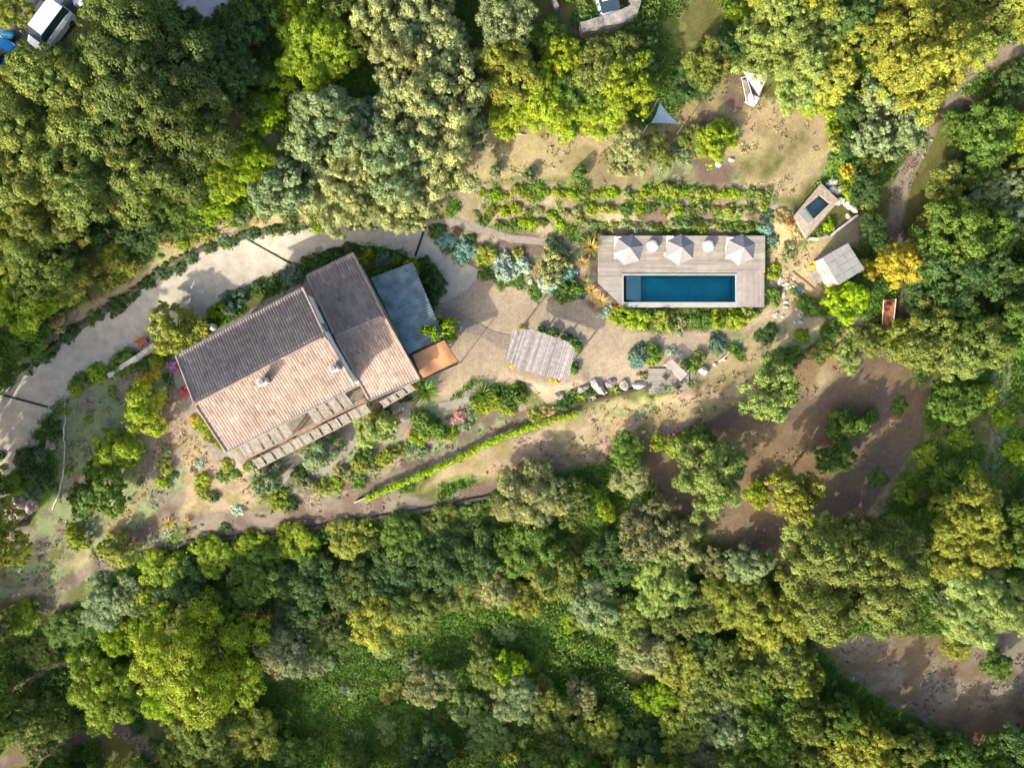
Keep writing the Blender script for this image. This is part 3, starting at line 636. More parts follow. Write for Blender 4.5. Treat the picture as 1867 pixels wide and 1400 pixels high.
# ---------------------------------------------------------------- pergolas under the south eaves
def pergola(label, UL, UR, LR, LL, n, skip=(), z=2.75, dz=-.12, name='pergola', group=None, posts=4, dark=()):
    """corners in photo pixels: upper (house side) left, right, lower right, left"""
    ul, ur, lr, ll = V(*UL, z), V(*UR, z), V(*LR, z + dz), V(*LL, z + dz)
    rt = thing(name, label, 'pergola', ((ul.x + lr.x) / 2, (ul.y + lr.y) / 2, 0.0), group); q = random.Random(n)
    for i in range(n):
        if i in skip: continue
        u0, u1 = (i + .08) / n, (i + .90) / n; w0 = ul.lerp(ur, u0); w1 = ul.lerp(ur, u1); w2 = ll.lerp(lr, u1); w3 = ll.lerp(lr, u0)
        tilt = q.uniform(-.03, .03); mb = MB(); k = 10
        for j in range(k):
            a0, a1 = j / k + .008, (j + .86) / k; c = q.uniform(.75, 1.15); hh = Vector((0, 0, .02 + tilt * (j / k)))
            mb.prism([w3.lerp(w2, a0) + hh, w3.lerp(w2, a1) + hh, w0.lerp(w1, a1) + hh, w0.lerp(w1, a0) + hh], .03, (c, c, c * .98))
        mb.build('roof_panel', M['reed'], rt)
    bm_ = MB()
    for t in (.04, .96):
        p, q2 = ll.lerp(ul, t), lr.lerp(ur, t); off = Vector((0, 0, -.03))
        dd = (q2 - p).normalized(); nn = Vector((-dd.y, dd.x, 0)) * .06
        bm_.prism([p - nn + off, q2 - nn + off, q2 + nn + off, p + nn + off], .14)
    bm_.build('beam', M['beam'], rt)
    for i in range(posts):
        t = .02 + .96 * i / (posts - 1); p = ll.lerp(lr, t).lerp(ul.lerp(ur, t), .05); zb = float(H(p.x, p.y)) - .1
        mb = MB(); mb.box((p.x, p.y, (p.z - .17 + zb) / 2), (.13, .13, p.z - .17 - zb), RZ); mb.build('post', M['beam'], rt)
    return rt
pergola('upper strip of grey reed panels tucked under the south eave of the main roof', (432, 812), (645, 703), (665, 728), (446, 837), 12, (5, 6, 11), z=2.9, dz=-.06)
pergola('lower strip of grey reed panels along the terrace, a dark gap at its fifth panel', (459, 840), (667, 735), (677, 750), (470, 855), 12, (), z=2.75)
pergola('short strip of five grey panels under the wing eave', (691, 733), (749, 699), (759, 709), (699, 743), 4, (), z=2.7, posts=3)
# long edge beam between the strips
p, q = V(446, 838, 2.86), V(666, 730, 2.86)
mb = MB(); dd = (q - p).normalized(); nn = Vector((-dd.y, dd.x, 0)) * .05; mb.prism([p - nn, q - nn, q + nn, p + nn], .16)
e0 = V(432, 812, 2.9); mb.prism([e0 - nn * 0 + Vector((-.05, 0, 0)), p + Vector((-.05, 0, 0)), p + Vector((.05, 0, 0)), e0 + Vector((.05, 0, 0))], .14)
for t in (.0, .33, .66, 1):
    s = p.lerp(q, t); zb = float(H(s.x, s.y)) - .1; mb.box((s.x, s.y, (s.z - .17 + zb) / 2), (.12, .12, s.z - .17 - zb), RZ)
tag(mb.build('terrace_beam', M['beam']), 'long reddish timber beam between the two reed panel strips by the south eave', 'beam')
# blue-grey lean-to
q4 = [V(745, 644, 2.75), V(803, 602, 2.6), V(738, 484, 2.8), V(677, 507, 3.0)]
pts = [V(744, 645, 2.85), V(790, 623, 2.75), V(804, 590, 2.7), V(761, 493, 2.7), V(737, 484, 2.75), V(676, 507, 2.95)]
lt = thing('lean_to', 'blue-grey corrugated lean-to roof against the east side of the wing', 'lean-to', (*((q4[0] + q4[2]) / 2).to_2d(), 0.0))
a0, a1, b0, b1 = np.array(V(744, 645, 2.95)), np.array(V(808, 612, 2.7)), np.array(V(676, 507, 2.95)), np.array(V(752, 479, 2.7))
nu, nv = 30, 150; vs = []
for j in range(nv + 1):
    for i in range(nu + 1):
        u, v = i / nu, j / nv; p = lerp(lerp(a0, a1, u), lerp(b0, b1, u), v); rr = random.Random(j // 5).uniform(-.02, .02)
        vs.append(p + np.array((0, 0, .045 * math.sin(v * nv * 2 * math.pi / 5) + rr)))
fs = np.array([(j * (nu + 1) + i, j * (nu + 1) + i + 1, (j + 1) * (nu + 1) + i + 1, (j + 1) * (nu + 1) + i) for j in range(nv) for i in range(nu)])
me_ = raw_mesh('roof_sheet', np.array(vs) - np.array(BASE[lt.name]), fs, M['blueroof']); o = bpy.data.objects.new('roof_sheet', me_); COL.objects.link(o); o.parent = lt; BASE[o.name] = BASE[lt.name]
mb = MB()
for p, q_ in ((a0, a1), (b0, b1), (a0, b0), (a1, b1)):
    p, q_ = Vector(p) - Vector((0, 0, .07)), Vector(q_) - Vector((0, 0, .07)); mb.tube([p, q_], .05, 6)
mb.build('frame', M['metal'], lt)
for p in (a1, b1, (a1 + b1) / 2):
    mb = MB(); mb.box((p[0], p[1], 1.25), (.1, .1, 2.75)); mb.build('post', M['metal'], lt)
# orange awning
aw = thing('awning', 'orange canvas awning on a dark frame beside the wing corner', 'awning', (*P(792, 655, 2.5), 0.0))
a, b, c, d = V(750, 647, 2.75), V(810, 619, 2.55), V(836, 660, 2.45), V(771, 691, 2.6)
mb = MB(); n = 14; vs = []; fs = []
for j in range(n + 1):
    for i in range(n + 1):
        u, v = i / n, j / n; p = bil([np.array(a), np.array(b), np.array(c), np.array(d)], u, v)
        vs.append((p[0], p[1], p[2] + .12 * math.sin(u * 3 * math.pi + v) * math.sin(v * math.pi) - .12 * math.sin(math.pi * u) * math.sin(math.pi * v)))
fs = [(j * (n + 1) + i, (j + 1) * (n + 1) + i, (j + 1) * (n + 1) + i + 1, j * (n + 1) + i + 1) for j in range(n) for i in range(n)]
mb.add(vs, fs); mb.build('canvas', M['orange'], aw, smooth=True)
mb = MB(); mb.tube([a, b, c, d, a], .055, 6); mb.tube([a + Vector((-.12, -.03, 0)), d + Vector((-.1, -.08, 0)), c + Vector((0, -.13, 0))], .06, 6); mb.build('frame', M['black'], aw)
for p in (a, b, c, d):
    m_ = MB(); m_.tube([p - Vector((0, 0, .06)), (p.x, p.y, float(H(p.x, p.y)) - .1)], .045, 6); m_.build('post', M['black'], aw)

# ---------------------------------------------------------------- gazebo with brushwood roof
z = 2.6
pts = [(936, 601), (974, 603), (1033, 623), (1048.5, 637), (1037, 687), (1021, 692), (941, 668), (924, 657)]
w8 = [V(a, b, z) for a, b in pts]; cen = sum(w8, Vector()) / 8
gz = thing('gazebo', 'open gazebo with a flat roof of grey brushwood standing on the gravel court', 'gazebo', (cen.x, cen.y, 0.0))
dirv = (V(941, 668, z) - V(936, 601, z)).normalized(); dirv = Vector((-0.30, -0.95, 0)).normalized(); nrm = Vector((-dirv.y, dirv.x, 0))
poly2 = [((p - cen).dot(nrm), (p - cen).dot(dirv)) for p in w8]
us = [p[0] for p in poly2]; mb = MB(); q = random.Random(5); u = min(us)
def span(u):
    r = []
    for i in range(8):
        (a0_, b0_), (a1_, b1_) = poly2[i], poly2[(i + 1) % 8]
        if (a0_ - u) * (a1_ - u) < 0: r.append(b0_ + (b1_ - b0_) * (u - a0_) / (a1_ - a0_))
    return (min(r), max(r)) if len(r) > 1 else None
while u < max(us):
    wd = q.uniform(.05, .085); s = span(u + wd / 2)
    if s:
        e1, e2 = s[0] - q.uniform(0, .12), s[1] + q.uniform(0, .12); c = q.uniform(.62, 1.18); k_ = q.uniform(-.02, .02)
        p0 = cen + nrm * (u + wd / 2) + dirv * e1 + Vector((0, 0, q.uniform(0, .03))); p1 = cen + nrm * (u + wd / 2 + k_) + dirv * e2 + Vector((0, 0, q.uniform(0, .03)))
        mb.tube([p0, p1], wd / 2, 5, (c, c, c * q.uniform(.97, 1.05)))
    u += wd
M['brush'] = mat('brushwood', (0.40, 0.37, 0.36), 0.9, 3, 0.25, 0.2, tint=True)
mb.build('roof', M['brush'], gz)
mb = MB()
for k in (-.85, -.3, .3, .85):
    c0 = cen + dirv * k * 1.4 + Vector((0, 0, -.12)); mb.tube([c0 - nrm * 2.3, c0 + nrm * 2.2], .07, 6)
mb.build('rafter', M['greywood'], gz)
for i in (0, 2, 4, 6):
    p = w8[i].lerp(cen, .12); mb = MB(); mb.tube([(p.x, p.y, z - .1), (p.x, p.y, -.05)], .09, 8); mb.build('post', M['greywood'], gz)

# ---------------------------------------------------------------- shed
zt = 3.2; a, b, c, d = V(1499, 470, zt - .15), V(1546, 443, zt), V(1576.5, 491, zt), V(1529, 520, zt - .15)
g0 = .95
sh = thing('shed', 'small garden shed with a flat grey roof and a cream front wall', 'shed', (*((a + c) / 2).to_2d(), g0))
mb = MB(); nn = 5
for i in range(4):
    for j in range(3):
        u0, u1, v0, v1 = i / 4 + .004, (i + 1) / 4 - .004, j / 3 + .004, (j + 1) / 3 - .004
        mb.prism([d.lerp(a, u0).lerp(c.lerp(b, u0), v0), d.lerp(a, u0).lerp(c.lerp(b, u0), v1), d.lerp(a, u1).lerp(c.lerp(b, u1), v1), d.lerp(a, u1).lerp(c.lerp(b, u1), v0)], .09)
ro = mb.build('roof', M['slab'], sh)
cc = (a + b + c + d) / 4
ins = [p.lerp(cc, .07) - Vector((0, 0, .095)) for p in (a, b, c, d)]
mb = MB(); mb.prism([ins[0], ins[3], ins[2], ins[1]], 2.3); wo = mb.build('wall', mat('cream_wall', (.60, .55, .43), .9, 2, .1, .1), sh)
p, q_ = ins[0], ins[3]; dd = (q_ - p); dd.z = 0; L_ = dd.length; dd /= L_; n_ = Vector((dd.y, -dd.x, 0))
if n_.dot(cc - p) > 0: n_ = -n_
for nm, t0, t1, z0, z1, m_ in (('door', .35, .62, g0, g0 + 1.95, M['greywood']),):
    s, e_ = p + dd * L_ * t0, p + dd * L_ * t1; s.z = e_.z = z1; mb = MB(); mb.prism([s - n_ * .01, e_ - n_ * .01, e_ + n_ * .04, s + n_ * .04], z1 - z0); mb.build(nm, m_, sh)
x = V(1490, 502, 1.15); mb = MB(); mb.box(PG(1491, 503, .0) + Vector((0, 0, .04)), (1.1, 1.2, .14), .5)
tag(mb.build('stone_slab', M['greywood']), 'square grey stone slab on the ground before the cream shed wall', 'slab')

# ---------------------------------------------------------------- parasols, poufs, loungers on the deck
def parasol(px, py, r, rot, label):
    zc = ZD + 2.25; x, y = P(px, py, zc); rt = thing('parasol', label, 'parasol', (x, y, ZD), 'pale parasols along the back of the pool deck')
    n = 6; mb = MB(); sub_ = 6; ap = Vector((x, y, zc + .78)); rim = [Vector((x + r * math.cos(rot + 2 * math.pi * k / n), y + r * math.sin(rot + 2 * math.pi * k / n), zc)) for k in range(n)]
    for k in range(n):
        a_, b_ = rim[k], rim[(k + 1) % n]; vs = [ap]; fs = []
        for i in range(1, sub_ + 1):
            for j in range(i + 1):
                p = ap.lerp(a_.lerp(b_, j / i), i / sub_); s = math.sin(math.pi * (j / i)) * (i / sub_) * .02
                vs.append(p - Vector((0, 0, s)))
        idx_ = lambda i, j: (0 if i == 0 else 1 + (i - 1) * (i + 2) // 2 + j)
        for i in range(sub_):
            for j in range(i + 1):
                fs.append((idx_(i, j), idx_(i + 1, j), idx_(i + 1, j + 1)))
                if j < i: fs.append((idx_(i, j), idx_(i + 1, j + 1), idx_(i, j + 1)))
        mb.add(vs, fs)
        o1 = Vector((0, 0, -.16)); mb.add([a_, b_, b_ + o1, a_ + o1], [(0, 3, 2, 1)])
    cn = mb.build('canopy', M['fabric'], rt)
    for k in range(n):
        mb = MB(); mb.tube([ap - Vector((0, 0, .05)), rim[k] - Vector((0, 0, .03))], .018, 5); mb.build('rib', M['greywood'], cn)
    mb = MB(); mb.tube([(x, y, ZD), (x, y, zc + .76)], .03, 8); mb.build('pole', M['greywood'], rt)
    mb = MB(); mb.lathe((x, y, zc + .76), [(.06, 0), (.05, .06), (.02, .12)], 10); mb.build('finial', M['greywood'], rt)
    mb = MB(); mb.box((x, y, ZD + .05), (.6, .6, .09)); mb.build('base', M['slab'], rt)
parasol(1146, 455, 1.36, .25, 'pale parasol nearest the driveway end of the deck')
parasol(1240, 455, 1.36, .45, 'middle one of the three pale parasols, between the two white poufs')
parasol(1351, 455, 1.36, .40, 'pale parasol nearest the shed end of the deck')
def pouf(px, py, label, seed):
    x, y = P(px, py, ZD + .3); mb = MB(); q = random.Random(seed)
    n, m = 22, 9; vs = []; fs = []
    for i in range(m + 1):
        th = math.pi * i / m
        for k in range(n):
            a_ = 2 * math.pi * k / n; r_ = .52 * math.sin(th) ** .75 * (1 + .05 * math.cos(4 * a_ + seed) + .03 * math.cos(7 * a_)); vs.append((x + r_ * math.cos(a_), y + r_ * 1.05 * math.sin(a_), ZD + .27 + .27 * math.cos(th) - .05 * math.exp(-((i - 1) / 2) ** 2)))
    fs = [(i * n + k, (i + 1) * n + k, (i + 1) * n + (k + 1) % n, i * n + (k + 1) % n) for i in range(m) for k in range(n)]
    mb.add(vs, fs); tag(mb.build('pouf', M['white'], smooth=True), label, 'pouf', 'round white poufs on the pool deck')
pouf(1190, 448, 'round white pouf between the first and middle parasols', 1); pouf(1292, 448, 'round white pouf between the middle and last parasols', 2)
def lounger(px, py, label):
    x, y = P(px, py, ZD + .4); rt = thing('sun_lounger', label, 'sun lounger', (x, y, ZD), 'white sun loungers under the parasols')
    mb = MB(); mb.box((x, y - .55, ZD + .24), (.62, 1.3, .05)); mb.box((x, y - .55, ZD + .20), (.66, 1.9, .04)); mb.build('frame', M['greywood'], rt)
    for sx in (-.27, .27):
        for sy in (-1.4, .3): mb = MB(); mb.box((x + sx, y + sy, ZD + .09), (.05, .05, .178)); mb.build('leg', M['greywood'], rt)
    mb = MB(); mb.box((x, y - .85, ZD + .31), (.58, 1.2, .08)); mb.prism([(x - .29, y - .22, ZD + .35), (x + .29, y - .22, ZD + .35), (x + .29, y + .42, ZD + .62), (x - .29, y + .42, ZD + .62)], .08); mb.build('cushion', M['white'], rt)
lounger(1126, 441, 'white sun lounger whose head end shows by the first parasol')
lounger(1221, 440, 'white sun lounger whose head end shows by the middle parasol')
lounger(1330, 442, 'white sun lounger whose head end shows by the last parasol')
x, y = P(1214.5, 463.5, ZD + .4); mb = MB(); mb.lathe((x, y, ZD), [(.12, 0), (.05, .05), (.05, .36), (.2, .38), (.2, .42)], 16)
tag(mb.build('side_table', M['whitepaint']), 'tiny white side table on the deck below the middle parasol', 'side table')

# ---------------------------------------------------------------- shade sails and the frame by the upper terrace
def sail(P3, zs, m_, label, bow=.16):
    w3 = [V(a_, b_, zz) for (a_, b_), zz in zip(P3, zs)]; cen_ = sum(w3, Vector()) / 3; rt = thing('shade_sail', label, 'shade sail', (cen_.x, cen_.y, float(H(cen_.x, cen_.y))))
    n = 10; vs = []; fs = []
    for i in range(n + 1):
        for j in range(n + 1 - i):
            k = n - i - j; u, v, w_ = i / n, j / n, k / n; p = w3[0] * u + w3[1] * v + w3[2] * w_
            pull = (u * v + v * w_ + u * w_) * 3; e_ = 1 - 27 * u * v * w_
            vs.append(p.lerp(cen_, bow * pull * e_ * .9) - Vector((0, 0, .12 * pull)))
    ind = {}; c_ = 0
    for i in range(n + 1):
        for j in range(n + 1 - i): ind[(i, j)] = c_; c_ += 1
    for i in range(n):
        for j in range(n - i):
            fs.append((ind[i, j], ind[i + 1, j], ind[i, j + 1]))
            if i + j < n - 1: fs.append((ind[i + 1, j], ind[i + 1, j + 1], ind[i, j + 1]))
    mb = MB(); mb.add(vs, fs); mb.build('cloth', m_, rt, smooth=True)
    for p in w3:
        d_ = (p - cen_); d_.z = 0; d_.normalize(); q_ = p + d_ * .35; mb = MB(); mb.tube([(q_.x, q_.y, p.z + .1), (q_.x, q_.y, float(H(q_.x, q_.y)) - .1)], .04, 6); mb.build('post', M['metal'], rt)
        mb = MB(); mb.tube([p, (q_.x, q_.y, p.z)], .012, 4); mb.build('rope', M['metal'], rt)
sail([(1203, 188), (1187, 225), (1238, 226)], [6.6, 6.2, 5.6], M['sail'], 'slate blue triangular shade sail at the foot of the lime bushes')
sail([(1353, 129), (1402, 138), (1384, 176)], [5.6, 5.6, 5.2], M['palesail'], 'pale lilac triangular shade sail above the white daybed', .08)
gz0 = float(H(*PG(1368, 168).to_2d()))
rt = thing('daybed', 'white framed daybed with a pale cushion beside the pale lilac sail', 'daybed', (*P(1362, 165, gz0 + .5), gz0))
def PP(a_, b_, h): return V(a_, b_, gz0 + h)
mb = MB(); mb.tube([PP(1352, 142, .75), PP(1357, 165, .75), PP(1362, 190, .75)], .035, 6); mb.tube([PP(1361, 140, .75), PP(1367, 160, .75), PP(1374, 184, .75)], .035, 6); mb.tube([PP(1352, 142, .75), PP(1361, 140, .75)], .035, 6)
mb.build('rail', M['whitepaint'], rt)
for a_, b_ in ((1352, 142), (1362, 190), (1361, 140), (1374, 184)):
    mb = MB(); mb.tube([PP(a_, b_, .73), PP(a_, b_, -.05)], .035, 6); mb.build('leg', M['whitepaint'], rt)
c0 = PP(1371, 183, .55); mb = MB(); mb.box(c0, (.95, .8, .22), -.45); mb.build('cushion', M['white'], rt)
mb = MB(); mb.prism([PP(1354, 147, .4), PP(1360, 145, .4), PP(1372, 178, .4), PP(1361, 182, .4)][::-1], .08); mb.build('base', M['greywood'], rt)

# ---------------------------------------------------------------- timber patio, bench table and chair
dp = MB(); q = random.Random(9); a, b, c, d = [V(u_, v_, .12) for u_, v_ in ((1182, 672), (1256, 672), (1256, 709), (1183, 719))]
for i in range(22):
    u0, u1 = i / 22, (i + .9) / 22; cc_ = q.uniform(.8, 1.1); dp.prism([d.lerp(a, u0), c.lerp(b, u0), c.lerp(b, u1), d.lerp(a, u1)], .05, cc_)
tag(dp.build('timber_platform', M['deckwood']), 'low weathered timber platform under the slatted table by the boulders', 'platform')
z = .85; a, b, c, d = V(1226, 655, z), V(1253.5, 682, z), V(1241, 694, z), V(1210, 665, z)
tb = thing('slatted_table', 'pale slatted wooden table standing askew on the timber platform', 'table', (*((a + c) / 2).to_2d(), .12))
mb = MB()
for i in range(7):
    u0, u1 = i / 7, (i + .82) / 7; cc_ = q.uniform(1.25, 1.5); mb.prism([d.lerp(a, u0), c.lerp(b, u0), c.lerp(b, u1), d.lerp(a, u1)], .04, cc_)
mb.build('table_top', M['deckwood'], tb)
cen_ = (a + c) / 2
mb = MB()
for u_ in (.2, .8): p, q_ = d.lerp(c, u_), a.lerp(b, u_); mb.tube([p - Vector((0, 0, .08)), q_ - Vector((0, 0, .08))], .035, 4)
mb.build('cross_bar', M['greywood'], tb)
for p in (a, b, c, d):
    p = p.lerp(cen_, .12); mb = MB(); mb.box((p.x, p.y, .44), (.07, .07, .72), .7); mb.build('leg', M['greywood'], tb)
def chair(px, py, rz, label):
    o_ = PG(px, py); z0 = .12; rt = thing('garden_chair', label, 'chair', (o_.x, o_.y, z0), 'dark garden chairs by the slatted table')
    def L(x_, y_, z_): return (o_.x + x_ * math.cos(rz) - y_ * math.sin(rz), o_.y + x_ * math.sin(rz) + y_ * math.cos(rz), z0 + z_)
    mb = MB(); mb.box(L(0, 0, .44), (.46, .46, .04), rz); mb.build('seat', M['darkwood'], rt)
    mb = MB(); mb.box(L(0, -.23, .72), (.46, .04, .42), rz); mb.build('backrest', M['darkwood'], rt)
    for sx in (-.2, .2):
        for sy in (-.2, .2): mb = MB(); mb.box(L(sx, sy, .21), (.04, .04, .42), rz); mb.build('leg', M['darkwood'], rt)
chair(1212, 687, 2.4, 'dark garden chair on the far side of the slatted table from the boulders'); chair(1232, 703, .7, 'dark garden chair tucked at the lower long side of the slatted table')

M['mulchstone'] = mat('mossy_stone', (0.13, 0.12, 0.09), 0.95, 3, .4, .5, tint=True)
# ---------------------------------------------------------------- walls
def wall(pts, th, h, m_, label, name='stone_wall', cat='wall', base=None, seed=1, step=.5, rough=.04):
    w_ = [PG(*p_) for p_ in pts]; line = []; q = random.Random(seed)
    for a_, b_ in zip(w_, w_[1:]):
        n = max(1, int((b_ - a_).length / step)); line += [a_.lerp(b_, k / n) for k in range(n)]
    line.append(w_[-1]); vs = []; fs = []; cs = []
    for i, p in enumerate(line):
        d_ = (line[min(i + 1, len(line) - 1)] - line[max(i - 1, 0)]); d_.z = 0; d_.normalize(); n_ = Vector((-d_.y, d_.x, 0)) * th / 2
        g_ = float(H(p.x, p.y)); z_ = g_ + h + q.uniform(-rough, rough); j = q.uniform(-rough, rough); c = q.uniform(.8, 1.15)
        for s, zz in ((-1, g_ - .5), (-1, z_), (1, z_), (1, g_ - .5)): vs.append((p.x + n_.x * s + j, p.y + n_.y * s + j, zz)); cs.append(c)
    for i in range(len(line) - 1):
        for k in range(4): fs.append((i * 4 + k, (i + 1) * 4 + k, (i + 1) * 4 + (k + 1) % 4, i * 4 + (k + 1) % 4))
    fs += [(3, 2, 1, 0), tuple((len(line) - 1) * 4 + k for k in range(4))]
    mb = MB(); mb.v = vs; mb.f = fs; mb.c = cs; return tag(mb.build(name, m_), label, cat)
wall([(206, 686), (232, 668), (260, 650), (289, 629)], .38, .8, M['palestone'], 'low whitewashed wall between the driveway and the topiary balls', 'garden_wall', rough=.01)
wall([(1056, 65), (1085, 57), (1120, 46), (1150, 33), (1155, 18), (1150, -10)], .85, 1.3, M['stone'], 'thick grey stone wall round the parked pale car at the top', rough=.08)
wall([(1003, -8), (1009, 10), (1014, 24)], .35, .9, M['stone'], 'thin pale wall stub at the top edge beyond the grassy yard')
wall([(88, 28), (108, 14), (135, -8)], .8, .7, M['palestone'], 'pale kerb wall beside the white van in the top corner')
wall([(285, 1010), (340, 988), (400, 982), (480, 974), (600, 957), (700, 941), (800, 924), (902, 903)], .28, .25, M['darkwood'], 'long dark edging along the lower garden terrace above the wild scrub', 'terrace_edging', 'edging', rough=.03)
wall([(60, 668), (120, 618), (185, 573), (250, 530), (300, 492), (350, 462), (420, 436), (500, 418), (580, 408)], .26, .20, M['mulchstone'], 'low dry stone wall following the upper side of the driveway', rough=.10)
wall([(1472, 437), (1490, 437), (1512, 431), (1538, 411), (1552, 400), (1562, 394)], .22, .3, M['palestone'], 'thin curved pale wall below the stone plunge pool', rough=.02)
wall([(1443, 497), (1462, 512), (1486, 531)], .16, .12, M['beam'], 'timber step edge nearest the shed on the stony slope', 'timber_edge', 'edging', rough=.01)
wall([(1440, 512), (1458, 526), (1476, 541)], .16, .12, M['beam'], 'timber step edge farther down the stony slope', 'timber_edge', 'edging', rough=.01)
wall([(648, 915), (668, 906), (682, 899)], .08, .5, M['palebark'], 'short pale rail at the low end of the bright hedge', 'rail', 'rail', rough=.0)
wall([(1022, 742), (1060, 735), (1090, 728), (1140, 715), (1184, 705)], .3, .25, M['darkwood'], 'dark retaining edge below the row of boulders', 'retaining_edge', 'edging', rough=.03)
wall([(118, 735), (119, 800), (118, 850), (108, 900), (95, 930)], .13, .10, M['palestone'], 'crooked line of pale edging stones down the citrus garden', 'stone_edging', 'edging', rough=.08)
# rusty plank bridge with flower pot
a, b, c, d = [PG(*p_) + Vector((0, 0, .45)) for p_ in ((1606, 548), (1628, 546), (1621, 613), (1602, 607))]
rt = thing('plank_ramp', 'rust-brown plank ramp between the gold tree and the lime-crowned tree', 'ramp', tuple((a + c) / 2 - Vector((0, 0, .5))))
mb = MB(); mb.prism([a, b, c, d][::-1], .12); mb.build('plank', M['rust'], rt); mb = MB()
for p, q_ in ((b, c), (a, d)): mb.tube([p + Vector((0, 0, .06)), q_ + Vector((0, 0, .06))], .05, 5)
mb.build('side_rail', M['palebark'], rt)
def pot(px, py, r, h, m_, label, name='flower_pot', cat='flower pot', dz=0):
    g_ = PG(px, py); mb = MB(); mb.lathe((g_.x, g_.y, g_.z - .05 + dz), [(r * .7, 0), (r * .95, h * .8), (r * 1.05, h * .85), (r * 1.05, h), (r * .9, h), (r * .85, h * .85)], 20); return tag(mb.build(name, m_, smooth=False), label, cat)
pot(1609, 563, .28, .4, mat('red_pot', (.20, .06, .05), .6), 'small red pot at the upper end of the plank ramp', dz=.45)
pot(1062, 541, .30, .45, mat('navy_pot', (.03, .07, .11), .4), 'dark blue glazed pot at the corner of the pool hedge')
pot(1454, 530, .30, .4, mat('navy_pot2', (.05, .09, .11), .4), 'dark glazed pot among the stones below the shed')
pot(381, 604, .36, .7, M['black'], 'black round tub beside the upper long side of the roof', 'tub', 'tub')
mb = MB(); g_ = PG(392, 597); mb.lathe((g_.x, g_.y, g_.z), [(.30, 0), (.34, .5), (.30, .75), (.18, .92), (.04, .97)], 20); tag(mb.build('covered_barrel', M['whitepaint'], smooth=True), 'pale round-topped barrel beside the black tub', 'barrel')
mb = MB(); g_ = PG(264, 625); mb.box(g_ + Vector((0, 0, .45)), (.9, .5, .07), .6); mb.box(g_ + Vector((-.15, .22, .7)), (.9, .06, .5), .6)
for sx in (-.35, .35):
    mb.box((g_.x + sx * math.cos(.6), g_.y + sx * math.sin(.6), g_.z + .2), (.06, .42, .42), .6)
tag(mb.build('garden_bench', M['terracotta']), 'reddish-brown bench at the upper end of the whitewashed wall', 'bench')
mb = MB(); g_ = PG(3, 830); mb.lathe((g_.x, g_.y, g_.z + .06), [(.24, .0), (.40, .0), (.42, .1), (.36, .2), (.26, .18), (.24, .1)], 24)
rt = thing('tyre_planter', 'black tyre lying flat with a white centre at the left edge of the driveway', 'tyre', (g_.x, g_.y, g_.z)); mb.build('tyre', M['black'], rt); mb = MB(); mb.lathe((g_.x, g_.y, g_.z + .07), [(.23, 0), (.23, .09)], 20); mb.build('centre', M['whitepaint'], rt)

